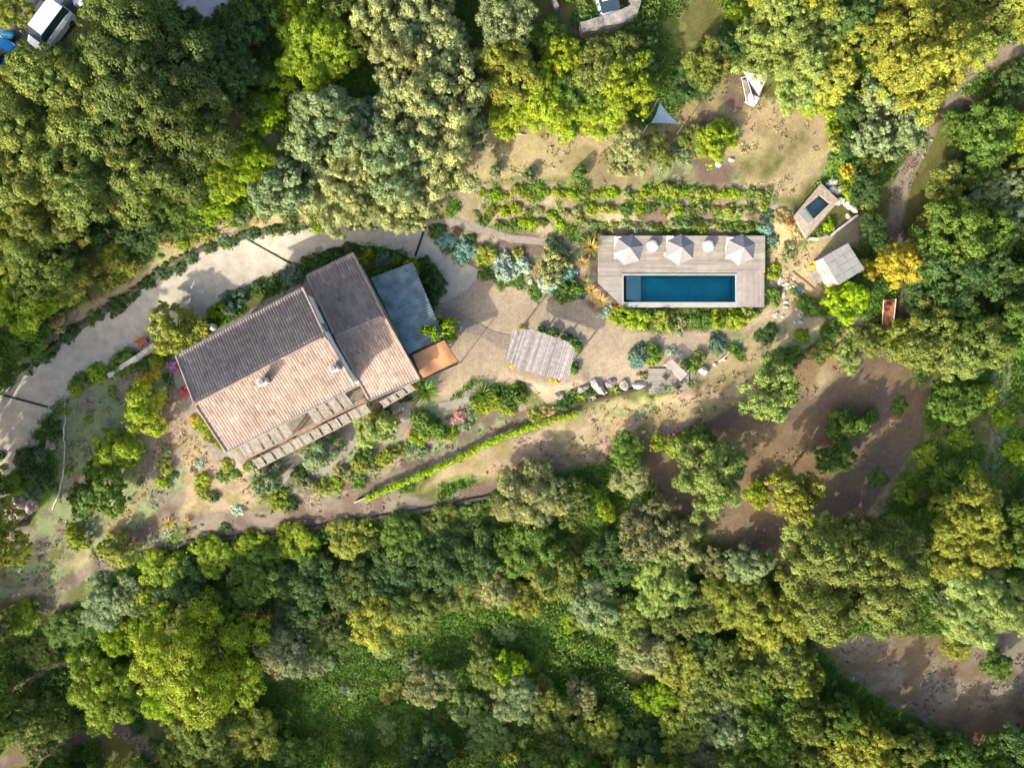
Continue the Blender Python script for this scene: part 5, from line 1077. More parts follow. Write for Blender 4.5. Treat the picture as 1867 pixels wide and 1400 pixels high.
TREES = '''
P 272 112 126 dkol | broad dark olive pine below the grey paved yard, largest of the corner grove
P 135 208 110 olive | dark olive pine below the white van, yellow tufted crown
P 40 290 105 olive | olive pine at the left edge above the small grey yard
P 300 240 110 dkol | dark pine leaning over the straw-coloured slope
P 185 315 100 olive | olive pine crown at the lower middle of the corner grove
P 95 385 70 olive | small olive pine at the lower rim of the corner grove
P 45 185 72 yolive | yellow-tipped pine right below the bright blue car
O 400 130 78 dkgreen | dark green oak between the corner pines and the lime oak
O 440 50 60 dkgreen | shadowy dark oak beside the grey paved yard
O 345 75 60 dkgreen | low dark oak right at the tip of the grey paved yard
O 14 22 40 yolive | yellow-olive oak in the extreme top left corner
O 565 88 80 lime .9 | round lime-green oak left of the khaki grove
O 470 10 50 green | green oak at the top edge beside the lime oak
O 640 40 62 dkol | dusky oak between the lime oak and the khaki grove top
O 480 205 42 vivid .6 | brightest yellow-green small oak on the slope beyond the dark pines
O 545 25 45 lime | small lime oak crown touching the top edge
V 700 20 62 khaki 1.1 | khaki tree at the top edge, first of the khaki grove
V 775 50 66 khaki 1.1 | khaki tree with pale clusters just under the top edge
V 730 115 66 khaki 1.2 | khaki tree right of the round lime oak
V 810 95 56 khaki 1.1 | khaki tree on the outer flank of the grove near the dark gully
V 600 215 72 silver 1.2 | silvery tree below the round lime oak
V 560 260 50 silver 1.1 | silvery tree at the outer left flank of the khaki grove
V 690 215 56 blue 1.0 | bluish tree in the heart of the khaki grove
V 760 190 72 khaki 1.3 | tall khaki tree in the upper heart of the grove
V 835 175 56 khaki 1.2 | pale khaki tree nearest the lime bushes
V 720 290 74 silver 1.3 | tall silver-green tree in the lower heart of the grove
V 808 275 72 khaki 1.3 | khaki tree overhanging the sandy terrace
V 640 310 60 khaki 1.1 | khaki tree with open gaps in the lower grove
V 860 225 40 silver 1.0 | small silvery tree at the grove edge by the pale log
V 515 345 54 silver .9 | silvery tree above the retaining wall, first on the driveway side
V 585 360 58 khaki .9 | khaki tree above the driveway next to the first silvery one
V 655 372 56 khaki .9 | khaki tree overhanging the widest bend of the driveway
V 725 372 60 khaki 1.0 | khaki tree overhanging the driveway beside its short drain
V 780 330 48 khaki 1.0 | khaki tree at the start of the upper footpath
O 920 40 52 silver | grey-green oak at the top edge left of the grassy yard
O 1020 105 40 lime | small lime oak at the corner of the grey stone wall
O 935 135 60 yolive | yellow-olive oak left of the lime thicket
O 1000 60 34 green .6 | low green bush-oak inside the grassy yard
O 990 190 58 lime .8 | lime oak in the lower thicket above the pale log
O 925 210 42 lime .7 | lime bush-oak directly over the pale log
O 1055 175 52 green | mid-green oak in the middle of the lime thicket
O 1105 120 62 olive | round olive oak directly below the grey stone wall
O 1150 152 56 lime | fullest lime oak, next to the slate blue sail
O 1100 205 50 lime .7 | lime oak on the sunny lower rim of the thicket
O 1035 222 36 vivid .6 | small vivid green bush-oak at the sandy rim of the thicket
O 1172 100 36 dkgreen | dark oak between the thicket and the open meadow
O 1266 150 42 dkgreen .8 | dark oak behind the slate blue sail
O 1290 120 44 olive .8 | olive oak on the meadow edge above the sandy ramp
O 1330 85 42 dkgreen .8 | dark oak left of the pale green grove
O 1358 30 32 lime .5 | low lime oak at the end of the meadow strip
O 1420 55 74 ltgreen | pale green oak at the top edge, first of its grove
O 1402 84 48 ltgreen | pale green oak overhanging the pale lilac sail
O 1470 100 56 ltgreen | pale green oak with a domed crown in the middle of its grove
O 1452 160 44 ltgreen .8 | low pale green oak above the end of the sandy terrace
O 1500 40 52 ltgreen | pale green oak beside the dark blue-green gap
O 1520 130 52 yolive | yellow-olive oak between the pale green and golden groves
O 1490 185 34 lime .6 | small lime oak at the tip of the sandy terrace
O 1560 20 50 dkgreen | dark blue-green oak at the top edge
O 1590 75 44 dkgreen | shadowy oak in the dark gap before the golden grove
O 1650 45 78 yolive 1.1 | golden-olive oak at the top edge
O 1700 110 82 yolive 1.1 | widest golden-olive oak beside the curve of the dirt track
O 1755 60 60 yolive | golden-olive oak touching the dirt track near the top corner
O 1640 135 60 yolive | golden-olive oak on the lower flank of its grove
O 1800 25 56 olive | olive oak left of the bright corner bush
O 1850 20 46 yolive .7 | yellow bush-oak in the extreme top right corner
V 1610 165 44 silver | silvery olive tree hanging out of the golden grove
V 1600 205 30 tanol .8 | small tan-green olive tree in the dark hollow
V 1590 250 38 silver | silvery olive tree, left of the pair above the dirt track
V 1660 232 46 silver | silvery olive tree straddling the dirt track
V 1625 270 26 silver .8 | small silvery olive crown between the pair above the track
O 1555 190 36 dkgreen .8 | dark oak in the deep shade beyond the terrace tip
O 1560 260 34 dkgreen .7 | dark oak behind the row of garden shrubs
O 1578 345 32 dkgreen .7 | low dark oak between the boulders and the dirt track
O 1590 418 32 dkgreen .8 | dark oak between the shed and the dirt track
O 1800 250 60 green | green oak beyond the dirt track at the upper right
O 1850 240 44 lime | lime oak at the right edge above the dark hollow
O 1745 230 34 green .6 | low green oak right of the track bend
O 1860 150 46 dkgreen .7 | dark oak at the right edge under the track curve
O 1730 335 44 olive | olive oak right of the straight dirt track
O 1815 350 44 silver | grey-green oak near the right edge
O 1760 300 40 dkgreen | dark oak between the olive oak and the green oak
O 1735 420 60 green 1.1 | large green oak level with the shed
O 1704 405 34 olive | olive oak touching the straight dirt track
O 1800 430 56 green | green oak beside the bluish one at the right edge
O 1850 400 48 blue | bluish oak at the right edge level with the shed
O 1640 482 50 gold .9 | golden-yellow oak behind the shed
O 1612 452 24 olive .8 | small olive oak leaning on the golden-yellow one
O 1545 548 40 vivid .9 | vivid green small oak just below the shed
O 1735 500 62 dkgreen | dark green oak right of the golden-yellow one
O 1790 500 50 dkgreen | dark oak at the twin tracks on the right
O 1690 540 44 dkgreen | dark oak below the golden-yellow one
O 1690 615 60 olive | olive-lime oak right of the plank ramp
O 1735 585 48 green | green oak above the olive-lime pair
O 1740 650 52 ltgreen .9 | pale green oak crown overhanging the brown field
O 1790 625 50 olive | olive oak between the twin tracks and the brown field
O 1640 620 34 lime | lime oak hugging the lower end of the plank ramp
O 1590 625 32 olive .8 | small olive oak left of the plank ramp
O 1850 520 46 dkgreen | dark oak at the right edge beyond the twin tracks
O 1855 610 44 green | green oak at the right edge level with the plank ramp
O 1740 735 48 green .9 | green oak between the brown field and the twin tracks
O 1790 720 26 lime .7 | small lime oak beside the twin tracks
O 1408 712 58 ltgreen 1.1 | bright leafy oak alone at the top of the brown field
C 1550 771 32 green | round green citrus tree alone in the brown field
C 1588 760 16 green .8 | little citrus bush touching the round green citrus tree
C 1528 838 34 green | bluish-green citrus tree lower in the brown field
O 1450 903 50 yolive 1.3 | yellow-crowned oak on the edge of the brown field
O 1300 872 70 ltgreen 1.2 | wide feathery green oak on the edge of the brown field
O 1385 900 26 lime .7 | small lime oak between the feathery and yellow-crowned oaks
O 1142 820 36 green .8 | small green oak at the foot of the sandy slope
O 1152 868 38 tanol .7 | tan-tipped oak right below the small green one
O 1200 806 17 lime .8 | tiny lime oak, first of three at the field corner
O 1235 812 24 lime .8 | small lime oak, middle of three at the field corner
O 1283 800 26 green .8 | green oak, last of three at the field corner
O 970 905 66 tanol .9 | tan-grey oak at the top of the lower forest
O 1040 915 46 dkol .9 | dusky oak beside the tan-grey one
O 1076 900 18 vivid .9 | tiny vivid lime oak beside the dusky one
O 905 940 38 green .7 | green oak at the end of the dark terrace edging
O 960 1000 58 green .9 | green oak below the tan-grey one
O 1010 1040 56 olive | olive oak in the upper middle of the forest
O 1180 965 60 brown 1.2 | brownish bare-topped oak below the brown field
O 1240 985 40 tanol .9 | tan oak with a yellow flank beside the brownish bare one
O 1105 930 20 lime .8 | tiny lime oak beside the brownish bare oak
O 1130 1010 56 dkgreen .8 | dark oak left of the pale pair below the brownish bare oak
O 1210 1055 62 ltgreen | pale green oak with a fine crown in the middle of the forest
O 1300 1030 30 tanol .8 | small tan oak at the tip of the brown field
O 1365 1030 42 silver 1.3 | grey-green oak touching the brown field from below
O 1350 1100 62 yolive | yellow-topped oak in the right middle of the forest
O 1420 1130 52 yolive | brightest yellow oak at the rim of the bare track
O 1290 1110 50 olive .9 | olive oak left of the yellow-topped one
P 1560 1050 112 olive 1.25 | huge olive pine above the bare earth hollow
P 1480 1000 56 ltgreen | pale green pine touching the huge olive one
P 1640 1000 60 olive | olive pine between the huge one and the golden one
P 1620 1110 56 olive | olive pine on the lower flank of the huge one
O 1775 930 62 yolive | yellow-olive oak on the right bank above the golden one
O 1775 1010 66 yolive .9 | golden oak on the right bank
P 1790 1105 76 ltgreen 1.0 | pale green pine below the golden oak
V 1735 1090 30 silver | silvery olive tree beside the bare earth hollow
O 1740 1180 26 yolive .7 | small yellow oak on the rim of the bare earth hollow
O 1820 1210 28 green .8 | small green oak at the right rim of the bare earth hollow
O 1855 1050 40 green | green oak at the right edge below the golden one
O 1860 960 44 dkgreen | dark oak at the right edge above the golden one
O 1730 870 36 green .6 | low green oak among the grassy rows at right
O 1680 960 34 green .6 | low green oak at the end of the earth bank
O 1438 1195 42 olive 1.4 | olive oak on the bank above the wide forest corner
O 1470 1245 36 yolive 1.4 | yellow-tipped oak on the bank of the bare earth hollow
O 1420 1200 52 olive | olive oak in the right forest beneath the brightest yellow one
O 1370 1180 48 yolive .9 | yellow-olive oak in the right forest left of its olive neighbour
O 1330 1230 56 olive | olive oak in the right forest with a long shadow side
O 1440 1290 58 green | green oak in the right forest facing the hollow
O 1480 1310 44 olive 1.6 | olive oak in the lower right forest bank
O 1530 1312 42 green 1.6 | green oak on the forest bank below the hollow
O 1590 1358 44 yolive 1.6 | yellow-olive oak on the forest bank near the bottom
O 1660 1375 50 olive 1.6 | olive oak at the bottom edge below the hollow
O 1540 1360 56 yolive | yellow-olive oak at the bottom edge
O 1470 1370 52 olive | olive oak at the bottom edge beside the yellow-olive one
O 1400 1340 50 green | green oak near the bottom edge
O 1390 1270 38 vivid .8 | vivid green oak inside the right forest
O 1740 1390 46 green 1.5 | dark oak at the bottom edge near the right corner
O 1830 1375 50 green | green oak in the bottom right corner
O 1230 1120 46 dkol | dusky oak in the shaded middle of the forest
O 1080 1100 50 silver .9 | grey-green oak at the edge of the vivid meadow
O 1130 1130 52 olive | olive oak at the edge of the vivid meadow
O 1170 1190 46 tanol .9 | tan oak running down beside the dark meadow
O 1240 1220 52 yolive .9 | yellow-olive oak at the lower end of the dark meadow
O 1200 1272 36 vivid .9 | round vivid oak at the lower end of the dark meadow
O 1280 1270 50 olive .9 | olive oak below the dark meadow
O 1290 1190 44 dkgreen .9 | dark oak inside the forest right of the dark meadow
O 1330 1320 52 silver .9 | grey-green oak near the bottom edge
O 1240 1330 46 yolive .8 | yellow-tipped oak near the bottom middle
O 1290 1380 46 tanol .8 | tan oak at the bottom edge
O 1170 1370 48 dkgreen .7 | low dark oak at the bottom edge
O 930 1215 34 vivid 1.0 | round vivid green oak in the lower middle
O 885 1215 40 olive .8 | olive oak left of the round vivid one
O 940 1270 50 silver .8 | grey-green oak below the round vivid one
O 1010 1300 48 olive .8 | olive oak near the bottom middle
O 1060 1270 34 tanol .9 | slim tan oak in the dark meadow
O 1090 1330 44 yolive .8 | yellow-olive oak with a pointed outline near the bottom
O 1030 1365 44 olive .8 | olive oak at the bottom middle edge
O 850 1290 36 ltgreen .7 | olive oak beside the lower meadow
O 890 1340 42 ltgreen .7 | pale green oak beside the lower meadow
O 780 1250 44 tanol .9 | slim tan oak alone in the lower meadow
O 690 1120 54 yolive .8 | yellow-olive oak over the sunlit bank
O 760 1110 54 olive .8 | olive oak over the sunlit bank
O 830 1080 50 olive .8 | olive oak midway along the sunlit bank
O 900 1070 44 tanol .8 | tan oak on the sunlit bank
O 950 1090 38 yolive .8 | yellow oak at the far end of the sunlit bank
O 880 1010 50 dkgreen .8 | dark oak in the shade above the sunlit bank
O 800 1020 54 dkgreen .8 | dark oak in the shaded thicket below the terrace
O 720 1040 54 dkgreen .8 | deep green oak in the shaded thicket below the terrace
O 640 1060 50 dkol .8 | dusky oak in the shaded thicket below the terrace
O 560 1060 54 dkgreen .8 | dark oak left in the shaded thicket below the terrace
O 470 1050 58 green .8 | green oak below the left end of the dark edging
O 390 1010 40 lime .6 | sunlit low oak at the left end of the dark edging
O 540 990 42 lime .6 | sunlit low oak below the dark edging, second along it
O 460 1000 36 lime .6 | sunlit low oak just under the dark edging
O 640 980 42 yolive .6 | yellow-green low oak below the middle of the dark edging
O 730 975 42 green .6 | green low oak below the middle of the dark edging
O 810 960 42 olive .6 | olive low oak below the far end of the dark edging
O 860 945 30 ltgreen .6 | pale green low oak at the far end of the dark edging
O 600 1140 50 dkol .8 | brown-green oak left of the sunlit bank
O 545 1110 46 dkgreen .8 | dark oak above the lime giant
O 520 1190 56 brown .8 | brownish oak with a golden lower rim beside the lime giant
O 340 1200 118 lime .85 | giant lime-green oak in the lower left
O 400 1120 56 green .8 | green oak on the shady top of the lime giant
O 440 1240 50 lime .8 | lime oak on the right flank of the lime giant
O 300 1270 46 vivid .8 | vivid oak at the sunny foot of the lime giant
O 180 1265 68 lime .9 | lime oak with a pinkish rim at the lower left
O 60 1322 62 olive .9 | olive oak near the bottom left corner
O 215 1165 34 vivid .8 | vivid small oak between the two large lime ones
O 125 1140 38 green .5 | green oak above the narrow grey footway
O 185 1105 44 silver .5 | grey-green oak on the slope at lower left
O 240 1090 40 silver .6 | grey-green oak above the lime giant
O 290 1040 40 lime .6 | bright triangular low oak at the tip of the dark edging
O 330 1070 52 dkgreen .7 | dark oak under the bright triangular one
O 40 1125 36 lime .6 | lime oak at the left edge
O 70 1190 36 olive .5 | low olive oak at the left edge above the grey footway
O 380 1340 60 olive .9 | olive oak at the bottom edge below the lime giant
O 460 1330 52 yolive .8 | yellow-tipped oak near the bottom below the lime giant
O 330 1370 44 yolive .7 | yellow oak at the bottom edge
O 520 1370 44 green .6 | green oak at the bottom edge near the lower meadow
O 100 1425 46 green .5 | green oak in the bottom left corner
O 640 1390 36 green .5 | dark low oak at the bottom of the lower meadow
O 780 1375 46 dkgreen .6 | dark oak at the bottom edge in the middle
O 60 470 72 olive | olive oak at the left edge above the driveway
O 116 512 52 yolive | yellow-olive oak above the long driveway bend
O 30 560 56 lime .9 | lime oak at the left edge above the driveway end
O 48 626 38 green .8 | green oak hugging the driveway end wall
O 110 440 50 dkgreen | dark oak under the corner pines
O 210 470 34 yolive .7 | small yellow-olive oak above the driveway wall
O 175 415 42 dkgreen .7 | dark low oak in the shaded gully under the pines
O 250 420 44 dkgreen .6 | dark low oak in the shaded gully beside the rosy bank
O 330 370 50 green .6 | green low oak beside the spiky yucca slope
O 420 330 48 lime .5 | lime low oak on the slope above the rosy bank
O 460 290 44 vivid .5 | vivid low oak on the slope left of the silvery trees
O 395 375 36 vivid .5 | vivid bush-oak just above the rosy bank
C 318 602 50 yolive .9 | yellow-green mulberry-like tree at the upper left corner of the main roof
C 255 745 44 lime .9 | round citrus tree nearest the left gable of the house
C 210 818 42 lime .8 | citrus tree, flat and middle one of the three
C 186 893 54 green .95 | largest citrus tree, lowest of the three
C 213 1003 32 yolive .9 | golden small tree below the citrus trees
C 135 980 24 lime .7 | small lime citrus bush near the rocks below the citrus trees
C 685 775 38 ltgreen .8 | pale green garden tree under the lower reed panels, nearest the wing
C 585 823 36 silver .8 | grey-green garden tree under the middle of the lower reed panels
C 485 870 34 silver .8 | grey-green garden tree under the left end of the lower reed panels
F 1012 478 30 khaki 1.3 | grey-green feathery tree between the silver plants and the deck
O 1150 268 38 tanol .7 | tan-green oak bush in the middle of the upper terrace
O 1198 272 32 olive .6 | olive oak bush beside the tan-green one on the upper terrace
O 1300 262 36 lime .7 | lime oak bush at the end of the upper terrace row
O 1268 250 28 olive .6 | olive oak bush right of the slate blue sail
'''
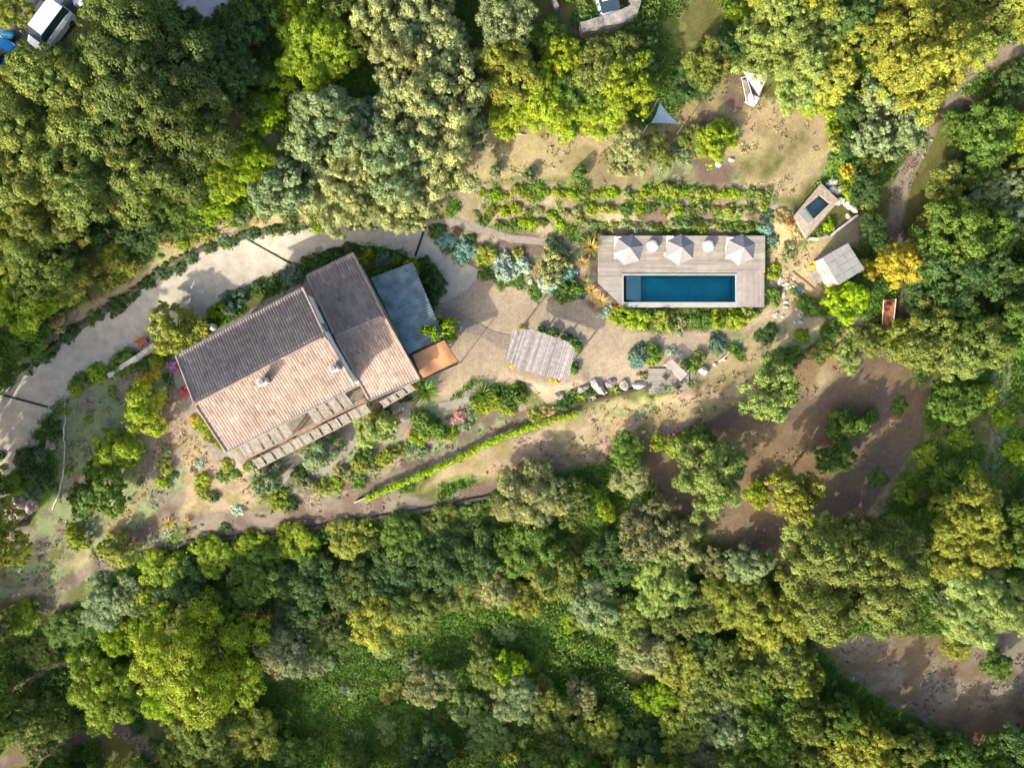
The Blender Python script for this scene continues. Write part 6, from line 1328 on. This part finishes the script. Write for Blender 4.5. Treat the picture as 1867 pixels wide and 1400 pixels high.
SHRUBS = '''
C 965 322 13 silver 1.3 | slim grey-green sapling casting a round shadow, middle of three on the sandy terrace
C 1056 314 14 green 1.3 | leafy green sapling on the sandy terrace nearest the terrace bushes
C 903 312 11 silver 1.3 | smallest sapling on the sandy terrace nearest the khaki grove
S 1325 235 26 lime | lime shrub above the two white stones
S 1240 275 20 silver | grey shrub below the slate blue sail
S 1130 300 22 tanol | tan shrub low on the upper terrace
S 1522 205 14 lime 1.2 | first shrub of the hedge line at the terrace tip
S 1524 235 14 lime 1.2 | second shrub of the hedge line below the terrace tip
S 1527 262 15 yolive 1.2 | yellowish third shrub of the hedge line
S 1533 285 15 green 1.2 | green fourth shrub of the hedge line
S 1546 312 15 gold 1.2 | golden shrub of the hedge line near the pale boulders
S 1552 345 17 lime 1.2 | lime shrub of the hedge line beside the pale boulders
S 1590 378 16 yolive 1.2 | yellow-flecked shrub right of the pale boulders
S 1514 410 13 vivid | vivid green shrub inside the curved pale wall
S 1500 423 11 green .7 | low green shrub at the inside end of the curved pale wall
S 1440 400 12 rust .6 | reddish low plant at the left foot of the plunge pool
S 1455 425 12 straw .6 | straw-coloured low plant below the plunge pool corner
S 1400 395 14 blue .8 | blue-grey shrub at the top right corner of the deck
S 1396 415 14 teal .8 | pale teal shrub on the top right deck corner
S 1412 440 14 blue .8 | blue-grey shrub along the right deck side
S 1440 460 18 tanol .6 | tan shrub on the slope between the deck and the shed
S 1425 395 16 straw .6 | straw shrub left of the plunge pool
S 1412 495 14 lime .7 | lime shrub at the right deck side
S 1408 540 18 green .8 | green shrub at the lower right deck corner
S 1452 530 12 green .6 | green cushion plant next to the dark glazed pot
S 1489 482 9 yellow 1.0 | yellow flowering shrub at the upper corner of the shed front
S 1513 519 10 yellow 1.0 | yellow flowering shrub at the lower corner of the shed front
S 1475 555 20 green .8 | green shrub left of the vivid small oak
S 1590 590 16 olive .8 | olive shrub close to the plank ramp
S 1462 612 14 lime .6 | lime shrub on the shady court end
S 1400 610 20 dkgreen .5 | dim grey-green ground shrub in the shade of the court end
S 1520 600 22 green .7 | green shrub at the shady end of the court
S 1560 610 20 ltgreen .8 | pale green shrub beside the olive shrub
S 1440 650 24 green .7 | green shrub over the bright leafy oak
S 1500 640 26 olive .7 | olive shrub on the straw bank
S 1550 650 26 ltgreen .7 | pale shrub on the straw bank nearest the pale green oak
S 1310 625 20 blue .5 | bluish low shrub above the lone white boulder
S 1345 640 16 green .5 | green low shrub beside the thin pale branch
S 1135 575 22 lime .9 | bright lime shrub under the left end of the pool
S 1165 580 22 lime .9 | lime shrub second along the foot of the pool deck
S 1215 582 24 yolive .9 | yellowish shrub under the middle of the pool
S 1240 588 16 tanol .9 | tan shrub under the middle of the pool
S 1275 582 17 green .9 | green shrub under the middle of the pool, right of the tan one
S 1310 578 19 lime .9 | lime shrub under the right end of the pool
S 1345 580 22 lime .9 | large lime shrub at the deck foot near the lower right corner
S 1368 568 16 yolive .8 | yellow-flecked shrub at the lower right deck foot
S 1110 568 14 palesilver .7 | silver shrub at the lower left deck foot
S 1125 565 9 yellow .9 | small yellow plant at the lower left deck foot
S 1192 568 13 dkgreen .8 | dark shrub under the deck between lime and yellowish ones
G 1095 548 14 straw | straw-coloured grass clump at the lower left deck corner
G 1078 530 14 straw | straw-coloured grass clump left of the deck
G 1068 515 12 tanol | tan grass clump beside the left deck edge
G 1078 450 18 straw 1.3 | tall straw grass at the upper left deck corner
G 1086 436 14 tanol 1.2 | tan grass touching the upper left deck corner
G 1062 478 12 straw | straw grass halfway down the left side of the deck
S 1030 535 20 green .9 | green shrub left of the dark blue pot
S 1048 528 16 green .9 | dark green shrub behind the dark blue pot
F 1005 512 24 palesilver .8 | pale silver feathery shrub at the court rim
F 1035 500 18 teal .8 | bluish feathery shrub left of the straw grass
F 1018 455 22 silver .9 | olive-grey feathery shrub near the end of the upper footpath
G 985 492 13 straw | straw grass between the silver plants and the feathery shrubs
S 975 528 16 green .3 | flat green cushion along the court rim under the pale silver shrub
F 918 490 22 palesilver .9 | pale silver plant, lower of the first pair in the round bed
F 915 470 14 palesilver .9 | pale silver plant, upper of the first pair in the round bed
F 952 482 17 palesilver .9 | pale silver plant, right one in the round bed
F 935 497 12 palesilver .8 | small pale silver plant at the lower rim of the round bed
S 915 512 18 green .3 | flat green cushion rimming the silver plant bed toward the court
S 940 512 15 green .3 | second flat green cushion rimming the silver plant bed
S 885 500 14 green .5 | low green shrub where the driveway meets the gravel court
S 892 460 18 yolive .8 | yellowish shrub above the silver plant bed
S 880 475 12 lime .7 | lime shrub between the teal plant and the silver plants
S 905 485 8 lime .8 | small lime plant enclosed by the silver plants
S 945 460 10 yolive .8 | small yellow-green plant behind the silver plants
F 843 457 22 teal .8 | big pale teal plant bulging onto the driveway end
F 815 436 18 teal .6 | darker teal plant above the big pale one
S 800 420 14 dkgreen .6 | dark green shrub at the fork of driveway and footpath
S 858 438 12 dkgreen .6 | dark shrub between the teal plant and the footpath
S 835 420 12 dull .4 | dull reddish ground plant beside the upper footpath
S 785 505 24 dkgreen 1.1 | dark round bush between the lean-to and the driveway
S 792 528 20 dkgreen 1.1 | dark bush at the right corner of the lean-to
S 770 482 16 dkgreen 1.0 | dark bush at the upper corner of the lean-to
S 750 486 17 vivid 2.6 | yellow-lime round bush rising over the lean-to top edge
S 797 602 30 vivid 2.6 | bright lime climber spilling over the lower lean-to roof
S 818 608 17 green 1.8 | green bush at the right side of the bright climber
S 775 608 14 lime 5 | lime shoots lying on the lean-to roof left of the bright climber
S 700 472 17 blue .9 | bluish shrub between the wing and the driveway
S 722 470 15 green .9 | green shrub next to the bluish one by the driveway
S 665 462 16 lime .9 | lime shrub at the top corner of the wing
S 690 492 13 green .9 | green shrub in the angle between wing and lean-to
S 640 455 17 dkgreen .8 | dark hedge shrub directly above the wing top corner
S 612 463 17 dkgreen .8 | dark hedge shrub second from the wing top corner
S 585 474 18 dkgreen .8 | dark hedge shrub third from the wing top corner
S 562 484 17 dkgreen .8 | dark hedge shrub closest to the long drain
S 530 502 22 blue .8 | grey-green rounded shrub below the long drain
S 508 515 16 green .8 | green shrub in the hedge behind the main roof
S 480 522 16 dkgreen .8 | dark shrub at the end of the hedge behind the main roof
S 435 545 17 blue .9 | blue-green shrub above the middle of the main roof
S 412 552 20 blue .9 | large blue-green shrub by the driveway above the roof
S 395 566 18 vivid .9 | vivid green shrub above the black tub
S 335 575 10 palesilver .6 | pale shrub on the driveway side of the mulberry-like tree
T 283 659 11 lime 1.2 | larger lime topiary ball behind the whitewashed wall
T 258 671 9 green 1.1 | smaller green topiary ball behind the whitewashed wall
S 284 682 11 gold .7 | golden low hedge plant next to the larger topiary ball
S 268 690 12 gold .7 | golden low hedge plant in the middle of its short row
S 252 698 10 gold .7 | golden low hedge plant farthest down its short row
S 220 660 25 green .8 | dark round shrub between the driveway and the whitewashed wall
S 175 680 20 lime .7 | green shrub on the driveway rim below the whitewashed wall
S 150 690 18 olive .7 | olive shrub on the driveway rim
S 135 710 14 lime .6 | lime shrub on the driveway rim near the lower drain
S 203 712 10 olive .5 | olive cushion on the grey garden ground
S 314 668 12 purple .9 | purple bougainvillea at the left end of the main roof
S 330 672 10 pink .9 | pink bougainvillea tucked under the left verge
S 334 716 10 red .9 | red bougainvillea spilling from the left gable
S 305 690 10 dkgreen .7 | dark shrub between the purple and red bougainvilleas
S 240 715 14 yolive .6 | yellowish shrub above the nearest citrus tree
S 370 778 16 lime .8 | lime shrub at the lower left verge of the roof
S 390 800 16 yolive .8 | yellow-green shrub near the bottom corner of the roof
S 355 765 10 gold .6 | golden plant beside the left verge of the roof
S 405 812 12 green .8 | green shrub at the very bottom corner of the roof
S 300 822 12 tanol .8 | tan shrub at the head of the garden strip
S 300 850 15 yolive .8 | yellowish shrub in the garden strip
S 297 878 15 lime .7 | lime shrub at the lower end of the garden strip
S 315 865 9 dkgreen .7 | little dark shrub in the garden strip
F 365 845 10 palesilver .6 | small mint-coloured plant on the rosy ground
S 368 875 15 lime .8 | lime shrub in the rosy ground, upper
S 365 895 14 yolive .8 | yellow-green shrub in the rosy ground, lower
S 412 848 14 yolive .7 | yellow shrub right of the mint-coloured plant
S 405 868 12 green .7 | green shrub between rosy ground and pergola corner
S 430 862 12 green .7 | green shrub at the pergola's left corner
S 390 905 10 dkgreen .7 | dark shrub at the lower rim of the rosy ground
S 450 852 9 lime .8 | lime shrub touching the pergola's left corner
G 305 955 13 straw | straw grass clump, first at the low terrace point
G 340 952 10 straw | straw grass clump, second at the low terrace point
G 335 975 12 tanol | tan grass clump by the tip of the dark edging
A 302 975 11 palesilver | pale green agave at the low terrace point
F 432 928 13 palesilver .6 | pale wispy plant beside the low terrace path
S 410 960 9 dkgreen .5 | dark low plant on the terrace path
S 485 900 17 yolive .8 | yellow shrub with reddish tips below the left garden tree
S 510 912 20 lime .8 | lime shrub where the stone path meets the terrace path
S 530 920 14 dkgreen .8 | dark shrub at the lower end of the first stone path
S 475 885 14 green .8 | green shrub by the lower left garden tree
S 555 880 18 tanol .8 | tan flowering shrub between the first and second stone paths
S 545 860 16 dkgreen .8 | dark shrub between the first and second stone paths
S 590 885 18 yolive .8 | yellow-green shrub below the second stone path
S 612 880 14 lime .7 | lime shrub below the second stone path
S 625 860 16 tanol .8 | tan-tipped shrub right of the second stone path
S 655 845 18 yolive .8 | yellowish shrub in the middle of the south garden
S 680 850 16 tanol .8 | tan shrub in the middle of the south garden
S 665 830 15 green .8 | green shrub in the middle of the south garden
S 655 880 14 green .6 | green shrub beside the terrace path
S 700 835 17 lime .8 | lime shrub near the terrace path bend
S 722 822 16 yolive .7 | yellow-green shrub near the terrace path bend
S 745 815 14 silver .7 | grey rounded shrub by the terrace path
S 770 820 13 silver .7 | silvery rounded shrub by the terrace path
S 770 772 24 green .9 | dense green shrub in the east part of the south garden
S 795 785 20 green .9 | green shrub right of the dense one
S 765 795 18 lime .8 | lime shrub below the dense green one
S 820 790 14 lime .8 | lime shrub between the terrace path and the pink patch
S 835 760 15 pink .5 | pink flowering patch beside the curved path
S 850 775 13 silver .7 | grey-green shrub below the pink patch
Y 775 713 27 green .9 | spiky dark green yucca at the lower right of the wing
S 735 725 12 dkgreen .9 | dark bush below the wing panels
S 700 755 14 dkgreen .8 | dark bush under the gap in the reed panels
S 760 703 8 lime 1.2 | lime sprig at the wing corner below the awning
Y 880 718 24 green .9 | spiky green yucca by the lower court
S 900 735 20 lime .8 | lime shrub right of the spiky yucca
S 875 742 16 lime .8 | lime shrub below the spiky yucca
S 925 728 20 green .9 | green shrub in the island at the lower court
S 945 715 18 green .9 | dark green shrub at the tip of the island
S 930 745 14 lime .7 | lime shrub on the lower rim of the island
S 860 752 13 silver .7 | pale green shrub at the end of the terrace path
S 980 755 18 yolive .7 | yellow shrub at the upper end of the bright hedge
S 1000 748 12 straw .6 | straw shrub beside the round grey boulder
A 1058 727 10 lime | lime rosette plant between the boulders
A 1078 727 9 palesilver | silvery rosette plant between the boulders
A 1119 715 11 ltgreen | pale green rosette plant between the boulders
S 1075 715 10 dkgreen .6 | dark low plant behind the slanting largest boulder
S 1030 735 13 dkgreen .6 | dark low plant under the round grey boulder
S 953 601 8 yellow .9 | yellow plant at the upper corner of the gazebo
S 935 663 8 yellow .9 | yellow plant at the left corner of the gazebo
S 1013 691 9 yellow .9 | yellow plant at the lower corner of the gazebo
S 990 603 11 dkgreen .9 | dark shrub behind the gazebo top edge, first
S 1010 607 11 dkgreen .9 | dark shrub behind the gazebo top edge, second
S 1032 615 11 dkgreen .9 | dark shrub behind the gazebo top edge, third
S 1050 632 12 green .9 | green shrub at the right corner of the gazebo
S 1046 673 10 green .9 | green shrub at the lower right of the gazebo
S 1170 645 18 blue .8 | blue-green shrub in the bed above the platform
S 1195 640 17 green .8 | green shrub in the bed above the platform
F 1160 660 13 teal .7 | pale teal wispy plant at the platform bed corner
S 1172 685 9 brown .7 | brown shrub at the upper left platform corner
S 1225 640 9 palesilver .7 | pale plant behind the slatted table
S 1265 665 16 green .6 | green shrub right of the slatted table
S 1275 650 13 olive .6 | olive shrub behind the lone white boulder
S 1190 655 11 lime .5 | lime low plant on the upper platform rim
Y 322 352 36 vivid .6 | sprawling pale green yucca on the upper slope above the driveway
S 350 470 12 dkgreen .6 | dark ivy bush on the driveway rim, upper
S 325 485 13 dkgreen .6 | dark ivy bush on the driveway rim, second
S 300 498 13 dkgreen .6 | dark ivy bush on the driveway rim, third
S 270 515 13 dkgreen .6 | dark ivy bush on the driveway rim, fourth
S 240 535 13 dkgreen .6 | dark ivy bush on the driveway rim, fifth
S 205 558 19 dkgreen .7 | largest dark ivy bush on the driveway rim
S 380 452 12 dkgreen .6 | dark ivy bush by the stripe of light on the driveway
S 410 442 12 green .6 | green ivy bush beside the long drain end
S 378 425 16 yolive .7 | yellow bush on the rosy bank
S 300 440 12 straw .6 | straw bush on the rosy bank
S 250 470 16 olive .6 | olive bush between the rosy bank and the gully
S 195 515 18 yolive .7 | yellow-green bush hanging over the driveway wall
S 580 410 16 lime .7 | lime bush peeping under the khaki trees at the driveway
S 540 412 12 dkgreen .6 | dark bush at the foot of the first silvery tree
S 1830 760 22 vivid .6 | vivid bush between the twin tracks and the right edge
S 1855 820 24 vivid .6 | vivid bush at the right edge by the twin tracks
S 1750 800 26 lime .5 | lime bush in the sunlit rows
S 1690 830 24 lime .5 | lime bush at the upper end of the sunlit rows
S 1720 900 22 olive .6 | olive bush in the sunlit rows
S 1650 900 22 lime .5 | lime bush beside the earth bank
S 1770 860 22 vivid .5 | vivid bush in the sunlit rows
S 1640 740 16 green .6 | green bush at the corner of the brown field
S 1600 870 18 green .5 | green bush hugging the earth bank top
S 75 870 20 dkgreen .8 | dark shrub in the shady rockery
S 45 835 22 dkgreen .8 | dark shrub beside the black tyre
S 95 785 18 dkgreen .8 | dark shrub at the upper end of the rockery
S 20 880 18 green .7 | green shrub in the rockery near the left edge
S 70 830 14 blue .8 | bluish shrub in the rockery
S 60 895 15 blue .8 | bluish shrub near the pinkish rocks
S 120 750 8 lime .6 | slim lime plant beside the edging stones
S 125 855 8 lime .6 | tiny lime plant beside the edging stones
S 160 765 8 lime .6 | tiny lime plant on the grey garden ground
'''
plants(TREES, None, 1.12); plants(SHRUBS)
# rows of like shrubs of no known species on the bank above the pool
q = random.Random(4); RG = 'shrubs planted in rows on the bank above the pool'
for (x0, x1, y0, y1, step_, cols_) in ((880, 1400, 351, 351, 15, ('lime', 'vivid', 'yolive', 'lime', 'ltgreen')), (872, 1400, 384, 382, 24, ('green', 'lime', 'yolive', 'tanol')), (880, 1050, 405, 412, 24, ('vivid', 'lime', 'green')), (1060, 1390, 404, 410, 17, ('green', 'olive', 'ltgreen', 'lime', 'silver'))):
    x = x0
    while x < x1:
        c_ = q.choice(cols_); y = y0 + (y1 - y0) * (x - x0) / (x1 - x0) + q.uniform(-6, 6)
        plant(q.choice('SSSF'), x + q.uniform(-4, 4), y, q.uniform(7, 13), c_, 'small rounded shrub in the planted rows above the pool deck', RG, .9, 'planted_bush'); x += step_ * q.uniform(.8, 1.2)
IG = 'ivy bushes along the upper rim of the driveway'
line = [(45, 678), (60, 664), (120, 614), (185, 569), (250, 526), (300, 488), (350, 458), (420, 433), (500, 416), (590, 408)]
for (ax, ay), (cx2, cy2) in zip(line, line[1:]):
    n = max(1, int(math.hypot(cx2 - ax, cy2 - ay) / 13))
    for k in range(n):
        t = (k + q.random() * .8) / n; plant('S', ax + (cx2 - ax) * t + q.uniform(-3, 3), ay + (cy2 - ay) * t + q.uniform(-3, 2), q.uniform(7, 13), q.choice(('dkgreen', 'dkgreen', 'green', 'blue', 'dkol')), 'small dark ivy bush on the upper rim of the driveway', IG, .6, 'ivy_bush')
        if q.random() < .75: plant(q.choice('SSF'), ax + (cx2 - ax) * t + q.uniform(-26, 4), ay + (cy2 - ay) * t - q.uniform(14, 44), q.uniform(6, 15), q.choice(('yolive', 'lime', 'tanol', 'straw', 'olive', 'silver', 'green')), 'small bush on the rosy bank above the driveway', 'bushes on the rosy bank above the driveway', .7, 'bank_bush')
# shrubs on the forest floor that close the gaps between trees
SG = 'scrub bushes filling the gaps between the forest trees'
for (x0, y0, x1, y1, n, cols_) in ((0, 1080, 1500, 1400, 46, ('green', 'dkgreen', 'olive', 'green')), (320, 960, 1100, 1090, 26, ('green', 'dkgreen', 'lime', 'olive')), (0, 0, 560, 420, 16, ('dkgreen', 'green')), (1560, 200, 1867, 700, 26, ('dkgreen', 'green', 'dkol')), (900, 0, 1380, 220, 12, ('green', 'dkgreen'))):
    for _ in range(n):
        x, y = q.uniform(x0, x1), q.uniform(y0, y1)
        if (y < 1080 and x0 == 320 and y < 1015 - (x - 300) * .14) or (1600 < x < 1700 and y < 640 and x0 == 1560) or (x0 == 0 and y0 == 0 and (x > 300 and y < 60 or x < 130 and y < 130)): continue
        if x0 == 900 and x > 1170: continue
        if y0 > 1000 and ((x < 330 and y < 1230) or (540 < x < 1180 and 1120 < y < 1400)): continue
        plant('O' if q.random() < .6 else 'S', x, y, q.uniform(16, 30), q.choice(cols_), 'scrub bush in a gap between the forest trees', SG, .6, 'scrub_bush')
for _ in range(34):
    x, y = q.uniform(560, 1200), q.uniform(1120, 1390)
    plant(q.choice('SSFO'), x, y, q.uniform(9, 24), q.choice(('lime', 'green', 'ltgreen', 'olive', 'yolive', 'silver')), 'low bush dotted over the grassy valley clearing', 'low bushes dotted over the grassy valley clearing', .5, 'clearing_bush')
# the wood goes on beyond the picture's edges
for (x, y, r_) in ((-180, 780, 80), (-120, 900, 90), (-85, 990, 90), (-190, 1060, 90), (-90, 1180, 70), (-70, 1330, 80), (-170, 700, 90), (-200, 820, 100), (-120, 560, 80), (-70, 420, 80), (60, 1480, 80), (200, 1470, 70), (330, 1480, 80), (470, 1460, 60),
                   (620, 1480, 80), (780, 1460, 70), (920, 1480, 80), (1060, 1460, 70), (1200, 1480, 80), (1350, 1460, 80), (1500, 1480, 80), (1650, 1460, 70), (1800, 1480, 80), (1930, 1380, 80), (1940, 560, 80), (1950, 420, 80), (1940, 280, 80), (1940, 980, 80), (1930, 1100, 70),
                   (-70, 240, 90), (-60, 330, 80), (600, -80, 80), (760, -90, 80), (900, -80, 70), (1450, -80, 90), (1600, -80, 80), (1760, -90, 80), (1920, -60, 80)):
    plant('O', x, y, r_, q.choice(('olive', 'green', 'dkgreen', 'yolive', 'ltgreen')), 'forest oak standing just beyond the edge of the picture', 'forest trees beyond the picture edges', 2.3 if x < 0 and 760 < y < 1100 else 1.25)
# one long clipped hedge
def hedge(pts, wd, ht, col, label, seed):
    w_ = [PG(*p) for p in pts]; rs = np.random.RandomState(seed); C0 = []; g_ = w_[len(w_) // 2]
    for a, b in zip(w_, w_[1:]):
        n = int((b - a).length * 26)
        for _ in range(n):
            p = a.lerp(b, rs.rand()); o_ = rs.uniform(-1, 1); r_ = math.sqrt(max(0, 1 - o_ * o_)); d = (b - a).normalized(); nn = Vector((-d.y, d.x, 0))
            C0.append(((p.x + nn.x * o_ * wd, p.y + nn.y * o_ * wd, float(H(p.x, p.y)) + ht * (.25 + .75 * r_) * rs.uniform(.8, 1.1)), (nn.x * o_, nn.y * o_, r_ + .2)))
    cc_ = np.array([c[0] for c in C0]) - np.array(g_); dd_ = np.array([c[1] for c in C0]); m = len(cc_); ids = np.repeat(np.arange(m), 12); u = unit(len(ids), rs)
    p = cc_[ids] + u * .14; lt = (rs.uniform(.75, 1.25, m))[ids] * rs.uniform(.85, 1.15, len(ids)); v, f, t = leaves(p, dd_[ids] + unit(len(ids), rs) * .5, .12, 1.3, rs, np.stack([lt, lt, lt], -1))
    me = raw_mesh('hedge', v, f, M['leaf'], t); o = bpy.data.objects.new('hedge', me); COL.objects.link(o); o.location = g_; o.color = (*PAL[col], 1); tag(o, label, 'hedge')
hedge([(668, 908), (700, 893), (730, 880), (762, 867), (800, 851), (840, 833), (880, 812), (920, 793), (955, 781), (985, 772)], .30, .8, 'vivid', 'long bright lime hedge running down beside the terrace path', 3)
hedge([(990, 770), (1010, 764), (1030, 759), (1050, 753)], .28, .6, 'lime', 'short darker stretch of hedge below the round grey boulder', 4)
# ---------------------------------------------------------------- low growth nobody could count
def undergrowth(name, n, seed, want, size, per, label_kind, hgt):
    rs = np.random.RandomState(seed); n = int(n * 1.3); x = rs.uniform(-54, 54, n); y = rs.uniform(-44, 36, n)
    ix = np.searchsorted(gx, x).clip(0, len(gx) - 1); iy = np.searchsorted(gy, y).clip(0, len(gy) - 1); c = Cc[iy, ix]
    g = c[:, 1] / (c[:, 0] + 1e-6); lum = c.sum(-1); ns = fbm(x, y, 2.5, 300 + seed, 3); k = want(g, lum, ns, rs.rand(n)); x, y, c = x[k], y[k], c[k]
    if name == 'scrub_cover':
        zz = H(x, y); a_ = x * CAMZ / (PXM * (CAMZ - zz)) + 933.5; b_ = 700 - y * CAMZ / (PXM * (CAMZ - zz)); kk = (b_ > 960 + (a_ < 330) * 260) & ~((a_ > 540) & (a_ < 1000) & (b_ > 1130)) & ~((a_ > 1450) & (b_ < 1340)) | ((a_ < 560) & (b_ < 420)) | ((a_ > 1690) & (b_ < 640)) | ((a_ > 900) & (a_ < 1200) & (b_ < 200)); x, y, c = x[kk], y[kk], c[kk]
    for pl_ in COVERS + [COURT, poly_w([(-20, 905), (60, 885), (85, 905), (80, 950), (45, 1000), (-20, 1010)])] + [[(bx0, by0), (bx1, by0), (bx1, by1), (bx0, by1)]]:
        o_ = sdist(x, y, pl_) > (.25 if pl_ is COVERS[0] else .05); ix_k = ~o_; x, y, c = x[ix_k], y[ix_k], c[ix_k]
    z = H(x, y); m = len(x); sc_ = rs.uniform(.5, 1.4, m); ids = np.repeat(np.arange(m), per); u = unit(len(ids), rs); u[:, 2] = np.abs(u[:, 2])
    p = np.stack([x, y, z], -1)[ids] + u * (np.array([.34 + hgt * .25, .34 + hgt * .25, hgt]) * sc_[ids, None]) * rs.uniform(.3, 1, (len(ids), 1))
    lt = rs.uniform(.8, 1.5, m)[ids, None] * rs.uniform(.8, 1.2, (len(ids), 1)); v, f, t = leaves(p, u * .6 + unit(len(ids), rs) * .7 + np.array([0, 0, .3]), size, 2.6, rs, c[ids] * lt)
    me = raw_mesh(name, v, f, M['leaf'], t); o = bpy.data.objects.new(name, me); COL.objects.link(o); o.color = (1, 1, 1, 1); tag(o, kind='stuff')
undergrowth('undergrowth', 90000, 1, lambda g, l, ns, r: (g > 1.28) & (ns > .20) & (r < .85), .085, 20, 'stuff', .42)
undergrowth('scrub_cover', 70000, 5, lambda g, l, ns, r: (g > 1.25) & (ns > .45) & (r < .55), .11, 36, 'stuff', 1.2)
undergrowth('dry_grass', 60000, 2, lambda g, l, ns, r: (g < 1.3) & (g > .60) & (l > .34) & (l < 1.0) & (ns > .46) & (r < .42), .10, 7, 'stuff', .16)
